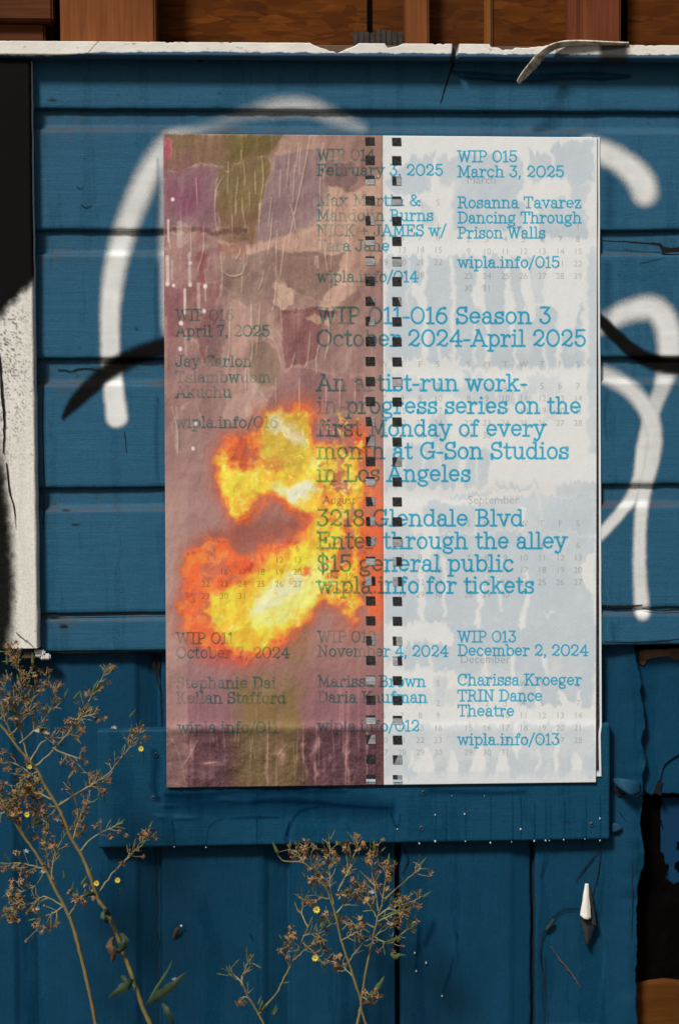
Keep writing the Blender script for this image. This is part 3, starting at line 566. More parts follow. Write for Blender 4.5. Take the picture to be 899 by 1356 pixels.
# opened wall above the ledge
zt = zof(-900); zl = zof(58)
box('strand_board', XL, XR, .095, .107, zl - .05, zt, M_osb, wall, .001)
box('sill_plate', XL, XR, .012, .094, zl - .07, zl - .012, M_w3, wall, .002)
def stud(x0, x1, f, mat, name='stud', dep=.088): 
    A = float(W(x0, 40, f)[0]); B = float(W(x1, 40, f)[0]); return box(name, A, B, -f, -f + dep, zl - .012, zt, mat, wall, .003)
stud(80, 206, -.018, M_w1, dep=.077); stud(537, 568, -.05, M_w1, dep=.045); stud(768, 822, -.04, M_w2, dep=.055); stud(752, 767, -.07, M_w2, dep=.025)
stud(486, 492, -.092, M_black, 'board_joint', .003); stud(641, 652, -.088, wood('batten_wood', (.16, .058, .014), (.25, .09, .025)), 'batten', .007); stud(823, 831, -.086, M_black, 'board_joint', .009); stud(70, 79, -.07, M_black, 'board_joint', .025)
pbox('plank_offcut', -500, 66, -300, 23, -.09, -.045, M_w3, wall, .003); pbox('plank_offcut', -500, 60, 30, 64, -.09, -.06, M_w3, wall, .003)
for i in range(9): 
    x = 468 + i * 7.4; h = 40 + (i * 37 % 9) - (6 if i > 3 else 0); pbox('shim', x, x + 6.2, h, 70, -.085, -.078, plain('grey_shim', (.04, .034, .03), .9, .4, 90, .4), wall, .001)
# ------------------------------------------------------------------ poster
def polymask(x, y, P, soft): return sst(-soft, soft, polysd(x, y, P))
TL, TR, BR, BL = (216.5, 177), (790.3, 182), (788.6, 1036), (221, 1043)
def pgrid(x0, x1, step):
    """grid over the sheet between two photo columns, following the sheet's own edges"""
    n = int((x1 - x0) / step) + 1; ny = int(862 / step) + 1; s = np.linspace(0, 1, ny)[:, None]; u = np.linspace((x0 - 217) / 573.0, (x1 - 217) / 573.0, n)[None]
    top = [TL[i] + (TR[i] - TL[i]) * u for i in (0, 1)]; bot = [BL[i] + (BR[i] - BL[i]) * u for i in (0, 1)]
    return top[0] * (1 - s) + bot[0] * s, top[1] * (1 - s) + bot[1] * s
WR = [[(303, 215), (302, 257)], [(322, 212), (325, 235), (324, 246)], [(347, 207), (349, 238), (345, 272), (343, 312)], [(338, 228), (339, 258)], [(316, 235), (312, 268)], [(297, 233), (287, 252), (285, 280), (288, 308)], [(260, 236), (262, 272)], [(331, 255), (331, 272)], [(313, 265), (313, 285)], [(308, 285), (308, 314)], [(321, 262), (322, 280), (326, 302)], [(360, 262), (356, 300)], [(411, 180), (405, 215), (398, 250), (390, 285), (383, 322)], [(367, 305), (366, 350), (366, 382), (361, 412)], [(378, 315), (371, 368)], [(324, 335), (320, 388)], [(293, 335), (295, 370), (293, 392)], [(294, 358), (305, 366), (320, 363), (326, 350)], [(224, 292), (224, 315), (227, 330)], [(418, 340), (418, 352)], [(352, 445), (363, 452), (370, 470), (374, 488)], [(411, 440), (408, 475), (404, 487)], [(391, 468), (386, 488)], [(332, 500), (342, 516), (354, 532)], [(326, 488), (326, 516)], [(366, 502), (366, 534)], [(397, 502), (397, 544)], [(432, 500), (432, 540)], [(451, 500), (450, 542)], [(471, 508), (470, 535)], [(434, 420), (436, 450), (430, 478)], [(372, 400), (374, 440)], [(355, 960), (355, 1041)], [(402, 958), (402, 1036)], [(420, 962), (418, 1000), (417, 1040)], [(460, 960), (458, 1040)], [(378, 988), (367, 1006), (367, 1040)], [(222, 968), (238, 1000), (246, 1036)], [(262, 982), (250, 1004), (240, 1018)], [(272, 1012), (288, 1009)], [(486, 960), (487, 1036)], [(430, 590), (434, 630)], [(325, 560), (335, 600)], [(362, 560), (370, 600)], [(228, 540), (236, 570), (236, 600)], [(265, 700), (280, 715)], [(320, 200), (320, 212)], [(296, 962), (298, 990)], [(240, 964), (246, 976)], [(280, 966), (284, 985)], [(317, 968), (316, 990)], [(343, 966), (348, 980)], [(384, 200), (380, 250)], [(391, 215), (388, 268)], [(372, 225), (371, 262)], [(396, 190), (393, 222)], [(428, 190), (424, 250), (426, 330)], [(446, 250), (440, 330), (436, 400)], [(462, 300), (458, 380)], [(270, 300), (270, 330), (262, 360)], [(246, 380), (246, 420)], [(306, 402), (304, 460)], [(345, 405), (340, 470)], [(333, 400), (333, 440)], [(253, 300), (254, 340)]]
_r = np.random.default_rng(5)
for _ in range(10):
    x = _r.uniform(225, 470); y = _r.uniform(195, 520); L = _r.uniform(14, 60); b_ = _r.uniform(-7, 7); WR.append([(x, y), (x + b_ * .5 + _r.uniform(-2, 2), y + L * .5), (x + b_, y + L)])
for _ in range(12):
    x = _r.uniform(230, 490); y = _r.uniform(960, 985); L = _r.uniform(12, 50); WR.append([(x, y), (x + _r.uniform(-4, 4), y + L)])
WRp = [(np.array(catmull(p, 4)), w) for p, w in zip(WR, _r.uniform(.3, .85, len(WR)))]
def wrinkle(x, y, taper=True):
    r = np.zeros(np.shape(x))
    for P, w in WRp:
        x0, x1, y0, y1 = P[:, 0].min() - 6, P[:, 0].max() + 6, P[:, 1].min() - 6, P[:, 1].max() + 6
        mm = (x > x0) & (x < x1) & (y > y0) & (y < y1)
        if not mm.any(): continue
        n = len(P); rad = w * np.sin(np.linspace(.25, math.pi - .25, n)); dd = segdist(x[mm], y[mm], P, rad)
        r[mm] = np.maximum(r[mm], sst(1.3, -0.5, dd))
    return r
def pheight(x, y, wr=None):
    """metres the pasted sheet stands off the siding face"""
    if wr is None: wr = wrinkle(x, y)
    left = sst(520, 470, x)
    h = .0044 + .0008 * wr * (0.35 + .65 * left)
    h = h + (.0042 * left + .0009) * (fbm(x / 26, y / 44, 4, 100) - .5) + .0004 * (fbm(x / 9, y / 9, 3, 101) - .5) * left
    for g, w in ((150 + 170, 14), (490, 14), (657, 12)): h = h - .0008 * np.exp(-((y - g) / w) ** 2)
    step = 967 - (x - 220) * .012 + 3 * (fbm(x / 25, x * 0, 3, 102) - .5)
    h = h + .0014 * sst(-9, 9, y - step) + .0022 * np.exp(-((y - step + 1) / 7) ** 2) * left * (.4 + .9 * fbm(x / 18, x * 0, 3, 104)) + .0004 * np.exp(-((y - step) / 9) ** 2)
    h = h + .0035 * left * sst(970, 985, y) * 1.6 * (fbm(x / 20, y / 17, 4, 103) - .5)
    lo = .0032 + .0014 * sst(-9, 9, y - step); k_ = .0006; d_ = h - lo
    return lo + .5 * (d_ + np.sqrt(d_ * d_ + k_ * k_))
def over(C, m, c): return C * (1 - m[..., None]) + np.asarray(c, float) * m[..., None]
# ---- left half: photograph print
x, y = pgrid(217, 507, 0.9)
wq = lambda a, s, k: a * (fbm(x / s, y / s, 4, k) - .5)
def warp(a, s, k): return x + wq(2 * a, s, k), y + wq(2 * a, s, k + 1)
n1 = fbm(x / 40, y / 70, 4, 1)[..., None]; n2 = fbm(x / 12, y / 30, 4, 2)[..., None]
C = np.zeros(x.shape + (3,)) + np.array([150, 116, 109]) * (0.86 + .28 * n1)
C = over(C, sst(560, 640, y) * .8, (170, 133, 126)); C = over(C, sst(240, 420, x) * sst(600, 760, y) * .35, (145, 92, 80))
C = over(C, sst(830, 960, y) * .9, (130, 86, 94)); C = over(C, sst(958, 972, y) * .85, (92, 50, 60))  # second mix darkens below the fold line, shade painted in
a, b = warp(8, 22, 5); a = a + wq(5, 5, 9); b = b + wq(6, 5, 11)
def P(pts, soft, col, k=1.0, w=None):
    if w is not None: return over(C, polymask(*w, pts, soft) * k, col)
    q = polysd(a, b, pts); sf_ = soft * .8 if soft <= 5 else soft; o = over(C, sst(-sf_, sf_, q) * k, col)
    if soft <= 5: o = over(o, np.exp(-(q / 1.6) ** 2) * .36 * sst(.42, .62, fbm(x / 14, y / 14, 3, 15)), (206, 176, 156))
    return o
# torn layers and stains of the photographed wall, and a painted siding-groove shadow
C = over(C, sst(330, 230, x) * .25, (140, 96, 98))
C = P([(425, 177), (510, 177), (510, 232), (470, 262), (430, 246)], 4, (146, 112, 100), .9)
C = P([(428, 214), (468, 214), (474, 240), (462, 262), (432, 262), (425, 236)], 3, (122, 94, 92), .85)
C = P([(510, 226), (470, 258), (432, 246), (424, 286), (404, 303), (352, 318), (318, 327), (292, 313), (286, 322), (318, 336), (345, 332), (430, 334), (462, 336), (452, 352), (430, 396), (424, 414), (440, 412), (472, 380), (510, 330)], 3, (192, 156, 136), .92)
C = P([(468, 300), (484, 270), (510, 262), (510, 330), (480, 368), (470, 350)], 8, (160, 122, 106), .7)
C = P([(217, 177), (373, 177), (358, 204), (320, 218), (290, 221), (267, 217), (237, 221), (217, 228)], 2.5, (118, 92, 62), .96)
C = P([(290, 174), (374, 176), (358, 204), (322, 217), (296, 214)], 10, (100, 86, 28), .9)
C = P([(217, 226), (237, 221), (267, 217), (287, 222), (284, 256), (287, 306), (217, 306)], 3, (130, 96, 102), .92)
C = P([(226, 240), (264, 236), (274, 276), (244, 296), (224, 280)], 12, (120, 70, 92), .75)
C = P([(236, 262), (258, 260), (256, 282), (240, 284)], 8, (124, 52, 84), .6)
C = P([(286, 222), (320, 218), (352, 207), (359, 216), (350, 254), (342, 308), (332, 322), (312, 318), (290, 308), (284, 280)], 2.5, (114, 93, 50), .95)
C = P([(292, 286), (346, 282), (340, 322), (300, 318)], 9, (126, 90, 66), .8)
C = P([(217, 184), (225, 188), (226, 204), (217, 214)], 4, (196, 66, 92), .85)
C = P([(373, 177), (424, 177), (418, 199), (402, 204), (394, 198), (384, 206), (366, 204)], 2, (160, 128, 110), .9)
C = P([(366, 204), (420, 198), (428, 236), (424, 282), (404, 300), (384, 306), (346, 316), (344, 300), (354, 244)], 2, (137, 111, 112), .95)
C = P([(292, 334), (320, 338), (364, 326), (366, 374), (352, 396), (326, 401), (302, 391), (291, 378)], 2, (141, 115, 103), .95)
C = P([(367, 337), (402, 331), (461, 337), (452, 352), (436, 386), (428, 399), (402, 391), (381, 386), (368, 368)], 2, (131, 103, 90), .95)
C = P([(364, 374), (384, 385), (389, 404), (376, 412), (360, 398)], 2, (198, 166, 146), .9)
C = P([(286, 322), (312, 320), (326, 326), (330, 340), (296, 336)], 3, (152, 104, 84), .8)
C = P([(262, 336), (274, 334), (274, 380), (262, 380)], 4, (142, 66, 78), .8)
C = P([(217, 382), (262, 376), (290, 372), (288, 440), (292, 480), (270, 486), (262, 446), (219, 452)], 5, (134, 88, 86), .85)
C = P([(276, 436), (294, 434), (296, 486), (276, 488)], 4, (122, 94, 90), .8)
C = P([(372, 412), (450, 412), (440, 421), (428, 430), (432, 440), (416, 470), (401, 485), (376, 487), (374, 444)], 1.6, (128, 80, 81), .96)
C = P([(373, 411), (448, 411), (446, 416), (374, 417)], 2, (108, 58, 52), .7)
C = P([(404, 424), (424, 420), (450, 420), (438, 428), (416, 432), (404, 430)], 1.6, (190, 150, 124), .9)
C = P([(486, 374), (478, 402), (450, 432), (430, 452), (434, 432), (462, 398)], 8, (132, 98, 84), .75)
C = P([(296, 394), (326, 402), (352, 398), (366, 420), (372, 452), (352, 446), (338, 500), (330, 556), (296, 556), (304, 470)], 3, (178, 143, 130), .8)
C = P([(334, 400), (356, 398), (358, 436), (348, 452), (332, 446)], 2, (150, 122, 106), .7)
C = P([(332, 452), (356, 452), (371, 482), (368, 510), (336, 517), (330, 486)], 3, (136, 113, 92), .8)
C = P([(330, 486), (352, 528), (350, 556), (328, 552)], 5, (192, 162, 150), .6)
C = P([(374, 492), (410, 489), (438, 497), (482, 494), (484, 552), (402, 540), (378, 540), (354, 528)], 4, (146, 104, 102), .85)
C = P([(398, 500), (428, 498), (434, 530), (404, 534)], 6, (122, 84, 88), .6)
C = P([(236, 540), (262, 530), (268, 600), (236, 602), (230, 560)], 5, (156, 126, 120), .5)
C = P([(217, 301), (330, 303), (328, 309), (217, 309)], 2, (88, 56, 48), .75)  # shadow of the siding groove painted across the print
C = P([(217, 309), (286, 312), (290, 332), (262, 330), (250, 322), (217, 330)], 3, (176, 140, 128), .55)
C = over(C, sst(250, 247, x) * sst(620, 660, y) * .5, (176, 142, 130))
# runny vertical streaks
st = fbm(x / 5, y / 70, 4, 20); C = over(C, sst(.56, .75, st) * .20 * sst(540, 480, y), (192, 160, 144)); C = over(C, sst(.44, .28, st) * .18 * sst(560, 500, y), (104, 70, 70))
mott = fbm(x / 16, y / 24, 5, 25); C = over(C, sst(.52, .6, mott) * .16 * sst(530, 460, y) * sst(190, 330, y), (186, 150, 134)); C = over(C, sst(.47, .40, mott) * .15 * sst(530, 460, y), (112, 78, 76))
pk = fbm(x / 22, y / 30, 4, 27); C = over(C, sst(.52, .66, pk) * .35 * sst(330, 250, x) * sst(520, 400, y), (136, 72, 92))
# bottom: olive band, pink runs, painted fold shade and crease highlights
C = over(C, sst(292, 330, a) * sst(415, 385, a) * sst(862, 930, b) * .85, (124, 102, 52)); C = over(C, polymask(a, b, [(376, 820), (412, 826), (404, 880), (380, 880)], 9) * .6, (128, 98, 60))
st2 = fbm(x / 4, y / 120, 4, 22); C = over(C, sst(.55, .7, st2) * .5 * sst(405, 440, x) * sst(850, 940, y), (172, 118, 124)); C = over(C, sst(.5, .7, st2) * .35 * sst(385, 360, x) * sst(860, 900, y), (158, 116, 116))
C = over(C, sst(.58, .75, fbm(x / 5, y / 40, 3, 29)) * .4 * sst(420, 440, x) * sst(460, 440, x) * sst(960, 980, y), (190, 140, 146))
C = C * (1 - .17 * sst(960, 971, b) * (.75 + .5 * fbm(x / 30, y / 20, 3, 133)))[..., None]  # shade below the fold multiplied into the print colour
for q in ((279, 1011, 10, 3), (252, 994, 5, 14), (372, 1000, 4, 10), (418, 985, 2.5, 18), (417, 1022, 2, 16), (459, 1005, 2.2, 26), (404, 1000, 1.6, 30), (355, 1000, 1.6, 34)):
    C = over(C, np.exp(-((a - q[0]) / q[2]) ** 2 - ((y - q[1]) / q[3]) ** 2) * .5, (206, 158, 152))  # pale crumple highlights painted into the print
# ---- the fire
a, b = warp(8, 20, 40); a2 = a + 8 * (fbm(x / 11, y / 11, 3, 44) - .5) * 2; b2 = b + 8 * (fbm(x / 11, y / 11, 3, 46) - .5) * 2; wv = (a2, b2)
OUT = [(291, 594), (296, 584), (324, 575), (338, 566), (346, 549), (379, 543), (389, 533), (403, 532), (413, 541), (420, 546), (417, 561), (418, 590), (431, 583), (451, 586), (472, 565), (468, 572), (480, 570), (488, 600), (490, 700), (487, 775), (482, 765), (472, 805), (468, 829), (458, 822), (450, 798), (431, 801), (403, 822), (389, 844), (358, 868), (324, 880), (289, 866), (262, 852), (243, 832), (239, 810), (249, 768), (246, 734), (272, 718), (303, 719), (308, 738), (341, 738), (348, 725), (389, 712), (405, 698), (404, 684), (382, 675), (362, 660), (355, 668), (334, 678), (324, 692), (309, 690), (301, 672), (290, 652), (287, 627), (289, 610)]
halo = sst(-26, 4, polysd(a, b, OUT)); C = over(C, halo * .55, (182, 86, 62))
C = P([(306, 690), (400, 688), (404, 705), (350, 724), (306, 738), (262, 716)], 14, (150, 78, 62), .8)
C = over(C, polymask(*wv, OUT, 10), (222, 92, 42))
fl = fbm(a / 12, b / 12, 4, 48); C = over(C, polymask(*wv, OUT, 3) * sst(.5, .7, fl) * .6, (206, 72, 34)); C = over(C, polymask(*wv, OUT, 3) * sst(.48, .3, fl) * .45, (246, 140, 50))
YEL = [(292, 600), (301, 597), (304, 618), (325, 622), (343, 613), (347, 590), (344, 562), (352, 548), (380, 548), (398, 540), (410, 556), (411, 592), (430, 592), (455, 594), (470, 602), (479, 640), (476, 690), (474, 790), (464, 822), (456, 817), (453, 795), (430, 796), (405, 813), (385, 836), (355, 856), (325, 866), (302, 850), (282, 832), (268, 806), (280, 786), (312, 776), (335, 762), (358, 736), (395, 718), (414, 702), (414, 680), (388, 667), (366, 650), (345, 658), (326, 674), (310, 684), (301, 664), (293, 646), (291, 622)]
ym = sst(-8, 8, polysd(*wv, YEL)); C = over(C, ym * .95, (246, 196, 46)); C = over(C, ym * sst(.45, .65, fl) * .6, (250, 218, 62)); C = over(C, ym * sst(.5, .34, fl) * .4, (242, 168, 46))
C = P([(344, 562), (352, 548), (404, 548), (412, 600), (400, 626), (352, 626), (346, 606)], 9, (190, 164, 52), .8, wv)
C = P([(352, 552), (376, 550), (386, 562), (404, 578), (400, 588), (376, 576), (360, 570)], 6, (214, 204, 176), .85, wv)
C = P([(366, 646), (384, 642), (412, 640), (420, 652), (408, 664), (388, 664)], 8, (255, 250, 222), .95, wv)
C = P([(410, 596), (470, 600), (468, 640), (420, 640)], 8, (250, 226, 92), .6, wv)
C = P([(328, 800), (346, 776), (370, 764), (402, 752), (434, 738), (440, 770), (420, 796), (388, 816), (352, 836), (330, 826)], 11, (252, 236, 128), .9, wv)
C = P([(332, 800), (360, 776), (398, 758), (400, 778), (360, 806), (338, 818)], 8, (254, 248, 196), .85, wv)
C = P([(300, 618), (330, 622), (350, 640), (300, 656), (294, 640)], 8, (250, 222, 70), .7, wv)
C = P([(300, 590), (324, 584), (341, 586), (343, 610), (324, 619), (306, 614)], 6, (196, 84, 44), .85, wv)
C = P([(345, 604), (350, 626), (380, 630), (376, 606), (364, 600), (355, 612)], 4, (206, 110, 44), .45, wv)
C = P([(441, 620), (456, 618), (462, 654), (446, 660)], 4, (170, 90, 56), .9, wv)
C = P([(430, 640), (444, 648), (440, 668), (422, 668)], 4, (226, 130, 50), .7, wv)
C = P([(446, 688), (464, 682), (468, 740), (454, 762), (436, 768), (436, 740), (448, 716)], 5, (204, 92, 42), .85, wv)
C = P([(396, 748), (408, 750), (407, 766), (398, 764)], 3, (224, 110, 46), .9, wv)
C = P([(246, 736), (300, 724), (330, 744), (320, 772), (284, 780), (262, 806), (252, 770)], 10, (238, 104, 44), .85, wv)
C = P([(240, 806), (264, 800), (280, 836), (300, 856), (270, 852), (246, 832)], 8, (234, 98, 52), .8, wv)
C = P([(420, 560), (452, 556), (466, 570), (452, 590), (424, 586), (418, 572)], 6, (152, 98, 104), .8, wv)
spk = fbm(x / 5, y / 5, 4, 52); C = over(C, ym * sst(.56, .68, spk) * sst(408, 430, x) * .6, (206, 104, 46)); C = over(C, sst(.6, .68, fbm(x / 4, y / 6, 3, 55)) * sst(412, 440, x) * sst(486, 478, x) * sst(535, 560, y) * sst(690, 640, y) * .8, (236, 196, 70))
C = over(C, sst(480, 492, x) * sst(585, 660, y) * sst(850, 790, y) * .9, (222, 112, 66)); C = over(C, sst(486, 492, x) * sst(650, 700, y) * sst(850, 800, y) * .7, (226, 92, 46))
C = over(C, polymask(a, b, [(250, 852), (330, 866), (336, 880), (300, 890), (262, 872)], 12) * .5, (190, 72, 70))
C = over(C, sst(502, 507, x) * .25, (120, 84, 76))
hot = sst(-4, 4, polysd(*wv, OUT)); f3 = fbm(x / 5, y / 5, 4, 141); f4 = fbm(x / 24, y / 24, 4, 142)
C = C * (1 + (hot * .22)[..., None] * (f3 - .5)[..., None] * np.array([.35, .9, 1.2])) * (1 + (hot * .30)[..., None] * (f4 - .5)[..., None] * np.array([.2, .8, 1.0]))
C = over(C, ym * sst(.60, .74, fbm(a2 / 7, b2 / 7, 4, 143)) * .55, (255, 240, 150)); C = over(C, ym * sst(.36, .24, fbm(a2 / 8, b2 / 8, 4, 144)) * .22, (226, 122, 40))
C = over(C, (hot - ym).clip(0, 1) * sst(.62, .75, fbm(x / 9, y / 9, 4, 145)) * .5, (170, 66, 44))
C = over(C, (hot - ym).clip(0, 1) * sst(.50, .66, fbm(a / 17, b / 17, 4, 151)) * .6, (172, 98, 82))
C = over(C, (hot - ym).clip(0, 1) * sst(.50, .36, fbm(a / 14, b / 14, 4, 152)) * .45, (250, 150, 60))
C = over(C, sst(436, 456, x) * sst(545, 570, y) * sst(800, 740, y) * sst(.54, .64, fbm(x / 9, y / 12, 4, 153)) * .7, (170, 104, 90))
# specks and drips of white paint caught in the photograph
for q in ((229, 264, 2.4), (252, 348, 2.0), (252, 377, 2.4), (272, 379, 2.6), (270, 412, 2.6), (240, 428, 2.8), (239, 462, 2.6), (259, 561, 2.4), (256, 594, 2.2), (230, 378, 2.0), (222, 376, 2.6)):
    C = over(C, sst(q[2] + 1, q[2] - 1, np.hypot((x - q[0]), (y - q[1]) * .85)) * .95, (226, 216, 210))
for (x0, y0, y1, r, k_) in ((222, 340, 376, 2.2, .75), (228, 345, 370, 1.4, .4), (251, 335, 375, 1.8, .5), (245, 384, 414, 2, .75), (263, 376, 410, 2, .5), (272, 380, 398, 1.2, .5), (238, 296, 324, 4, .35), (246, 298, 320, 3, .3), (223, 292, 320, 1.6, .6), (234, 540, 600, 2, .3), (420, 340, 354, 1.5, .5), (246, 440, 470, 1.5, .3)):
    C = over(C, sst(r + 1.2, r - 1, segdist(x, y, [(x0, y0), (x0 + .6, y1)])) * k_, (218, 202, 196))
wr = wrinkle(x, y); wc = wr * (0.28 + .5 * fbm(x / 20, y / 20, 3, 60)) * np.where(y > 560, .55, 1) * np.where((y > 560) & (y < 940), .5, 1)
C = over(C, wc, C * .30 + np.array([226, 200, 178]) * .70)  # wrinkle ridges paled: cracked ink plus highlights painted into the colour
C = C * (1 + .10 * (fbm(x / 1.7, y / 1.7, 2, 61) - .5))[..., None]
ILL = 0.86
def albedo(C): return np.clip(lin(np.clip(C, 2, 255)) / ILL, .004, .92)
poster = thing('poster', tuple(W(505, 1040, .002)), 'large pasted poster with fire photo on its left half and teal text', 'poster')
def skirt(V):
    def ring(A): A = A.copy(); A[..., 1] += .0016; return A
    V = np.concatenate([ring(V[:1]), V, ring(V[-1:])], 0); return np.concatenate([ring(V[:, :1]), V, ring(V[:, -1:])], 1)
def pad(A): return np.pad(A, ((1, 1), (1, 1)) + ((0, 0),) * (A.ndim - 2), mode='edge')
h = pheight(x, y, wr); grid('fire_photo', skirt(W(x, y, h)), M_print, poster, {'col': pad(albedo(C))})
# ---- right half: white page with grey torn-paper prints
x, y = pgrid(507, 790, 0.9)
a = x + 5 * (fbm(x / 10, y / 10, 4, 70) - .5) * 2; b = y + 6 * (fbm(x / 9, y / 12, 4, 72) - .5) * 2 + 16 * (fbm(x / 4.5, y / 60, 4, 74) - .5)
C = np.zeros(x.shape + (3,)) + np.array([215, 218, 217.0]); G = np.zeros(x.shape)
def gp(pts, k=1.0, s=3.2):
    global G; G = np.maximum(G, k * polymask(a, b, pts, s))
def gr_(x0, x1, y0, y1, k=1.0, s=3.2): gp([(x0, y0), (x1, y0), (x1, y1), (x0, y1)], k, s)
def gw(pts, r, k=1.0):
    global G; pts = catmull(pts, 4); rad = np.interp(np.linspace(0, 1, len(pts)), np.linspace(0, 1, len(r)), r); G = G * (1 - k * sst(2.6, -1.6, segdist(a, b, pts, rad)))
gp([(511, 248), (516, 236), (534, 217), (546, 208), (576, 205), (576, 252), (560, 256), (530, 258)]); gr_(579, 694, 206, 246); gr_(600, 694, 240, 306); gp([(697, 200), (727, 205), (730, 196), (756, 186), (786, 188), (786, 240), (760, 248), (730, 240), (697, 244)])
gr_(712, 782, 272, 314); gr_(756, 782, 244, 275, .9); gp([(556, 272), (572, 276), (578, 296), (570, 306), (560, 300)], .8); gr_(734, 750, 262, 276, .7); gr_(598, 620, 250, 300)
gr_(512, 705, 340, 478); gr_(700, 770, 405, 486); gr_(610, 772, 466, 488); gr_(778, 793, 330, 600, .85); gr_(700, 722, 352, 400, .6); gr_(540, 612, 466, 476)
gp([(507, 486), (540, 500), (600, 505), (612, 520), (560, 530), (507, 522)], .7); gr_(615, 642, 494, 512, .9); gp([(600, 512), (650, 506), (704, 520), (700, 534), (640, 536), (600, 530)], .8); gr_(700, 742, 498, 522, .55); gr_(722, 736, 520, 556, .5); gp([(570, 552), (590, 548), (594, 590), (574, 596)], .8)
gp([(507, 600), (540, 588), (576, 592), (640, 592), (650, 600), (646, 642), (620, 646), (560, 644), (507, 652)], .9); gr_(655, 712, 641, 647, .8); gr_(735, 790, 638, 656, .85); gr_(715, 790, 655, 706); gp([(560, 662), (640, 652), (715, 656), (715, 705), (560, 705)], .85); gr_(507, 545, 690, 730, .8)
gr_(507, 786, 706, 826); gr_(590, 789, 824, 892); gr_(535, 606, 850, 886); gr_(512, 536, 862, 880, .6); gr_(688, 786, 885, 936); gr_(606, 690, 890, 900, .8); gr_(576, 590, 896, 924, .7); gr_(507, 640, 914, 934, .5)
gr_(507, 788, 960, 1004, .7, 3); gr_(507, 788, 1000, 1028, .95)
# white runs and gaps cut through the grey
gw([(577, 200), (577, 230), (575, 256)], [2, 2.6, 5]); gw([(694, 196), (696, 225), (694, 246), (690, 262)], [5, 3, 3, 5]); gw([(729, 196), (730, 226)], [2, 1.2]); gw([(712, 248), (740, 246), (752, 262)], [5, 8, 4]); gw([(790, 250), (780, 270), (786, 320)], [3, 5, 5]); gw([(660, 206), (662, 224)], [1.5, .6], .7)
gw([(562, 338), (562, 370), (552, 385), (562, 410), (562, 478)], [2.6, 3, 8, 4, 3]); gw([(599, 344), (600, 478)], [2.2, 2.6]); gw([(636, 342), (636, 372), (632, 395), (640, 410), (646, 440), (645, 478)], [3, 4, 8, 3, 1.8, 2]); gw([(671, 342), (672, 380), (674, 410), (680, 440), (682, 486)], [3.5, 3, 7, 2, 1.4]); gw([(690, 344), (700, 392), (704, 420)], [4, 7, 4]); gw([(736, 384), (750, 400), (748, 424), (742, 440), (740, 478), (746, 488)], [16, 16, 12, 4, 3, 4]); gw([(720, 440), (722, 486)], [1.6, 2]); gw([(627, 420), (628, 480)], [1.4, 1.6], .8); gw([(540, 344), (540, 400)], [1, 1.6], .6); gw([(580, 460), (581, 478)], [1, 2])
gw([(658, 498), (658, 528)], [2, 1.2]); gw([(684, 506), (684, 534)], [3, 2]); gw([(536, 596), (536, 650)], [1.6, 1.2], .8); gw([(560, 600), (562, 645)], [1.4, 1.6], .8); gw([(606, 590), (612, 616), (608, 646)], [3, 5, 3]); gw([(580, 594), (582, 620)], [1.6, .8], .8); gw([(630, 596), (632, 640)], [1.2, 1], .7)
gw([(507, 668), (560, 660), (620, 664), (706, 648)], [5, 4, 3, 3]); gw([(566, 690), (572, 720), (560, 745), (558, 820)], [6, 12, 5, 2.5]); gw([(587, 740), (588, 818)], [2, 1.6]); gw([(690, 674), (688, 700)], [4, 2]); gw([(630, 668), (630, 706)], [1.2, 1.2], .7); gw([(640, 762), (634, 800), (630, 826)], [2, 2.4, 4]); gw([(695, 760), (698, 796), (690, 826)], [1.6, 2.2, 5]); gw([(662, 770), (664, 812)], [1.4, 1], .8)
gw([(782, 736), (776, 756), (784, 778)], [5, 8, 4]); gw([(560, 828), (576, 830), (592, 842), (594, 852)], [4, 6, 7, 4]); gw([(720, 813), (732, 814)], [1.2, 1.6]); gw([(722, 872), (722, 892)], [2.4, 1]); gw([(640, 858), (642, 894)], [1.4, 2.6]); gw([(676, 862), (680, 900)], [1.2, 3]); gw([(571, 852), (572, 886)], [1.2, 1.8], .8); gw([(652, 836), (654, 856)], [1.4, .8], .8)
gw([(740, 918), (752, 936)], [3, 8]); gw([(712, 910), (716, 938)], [1.6, 4]); gw([(768, 916), (762, 938)], [1.4, 5])
for x0, y0, y1, r in ((564, 998, 1032, 10), (557, 1002, 1014, 9), (600, 1000, 1032, 7), (633, 996, 1034, 9), (664, 998, 1034, 8), (684, 962, 1006, 3), (735, 966, 1024, 3), (762, 1000, 1026, 7), (712, 990, 1020, 1.4), (545, 998, 1012, 2)): gw([(x0, y0), (x0 + 1, (y0 + y1) / 2), (x0 - 1, y1)], [r * .6, r, r * .9])
G = G * (.82 + .3 * fbm(x / 14, y / 22, 4, 76)) * sst(506, 512, x)
C = over(C, np.clip(G, 0, 1), (185, 196, 203)); C = over(C, .25 * sst(.55, .8, fbm(x / 30, y / 40, 4, 78)), (222, 219, 213))
C = over(C, sst(1021, 1025, y + (x - 507) * .012) * .5, (196, 203, 208)); C = over(C, sst(507 + 24, 507, x) * .22, (190, 190, 190))
C = C * (1 + .05 * (fbm(x / 1.7, y / 1.7, 2, 79) - .5))[..., None]
C = np.clip(C, 0, 218)
h = pheight(x, y); grid('calendar_page', skirt(W(x, y, h)), M_print, poster, {'col': pad(albedo(C))})
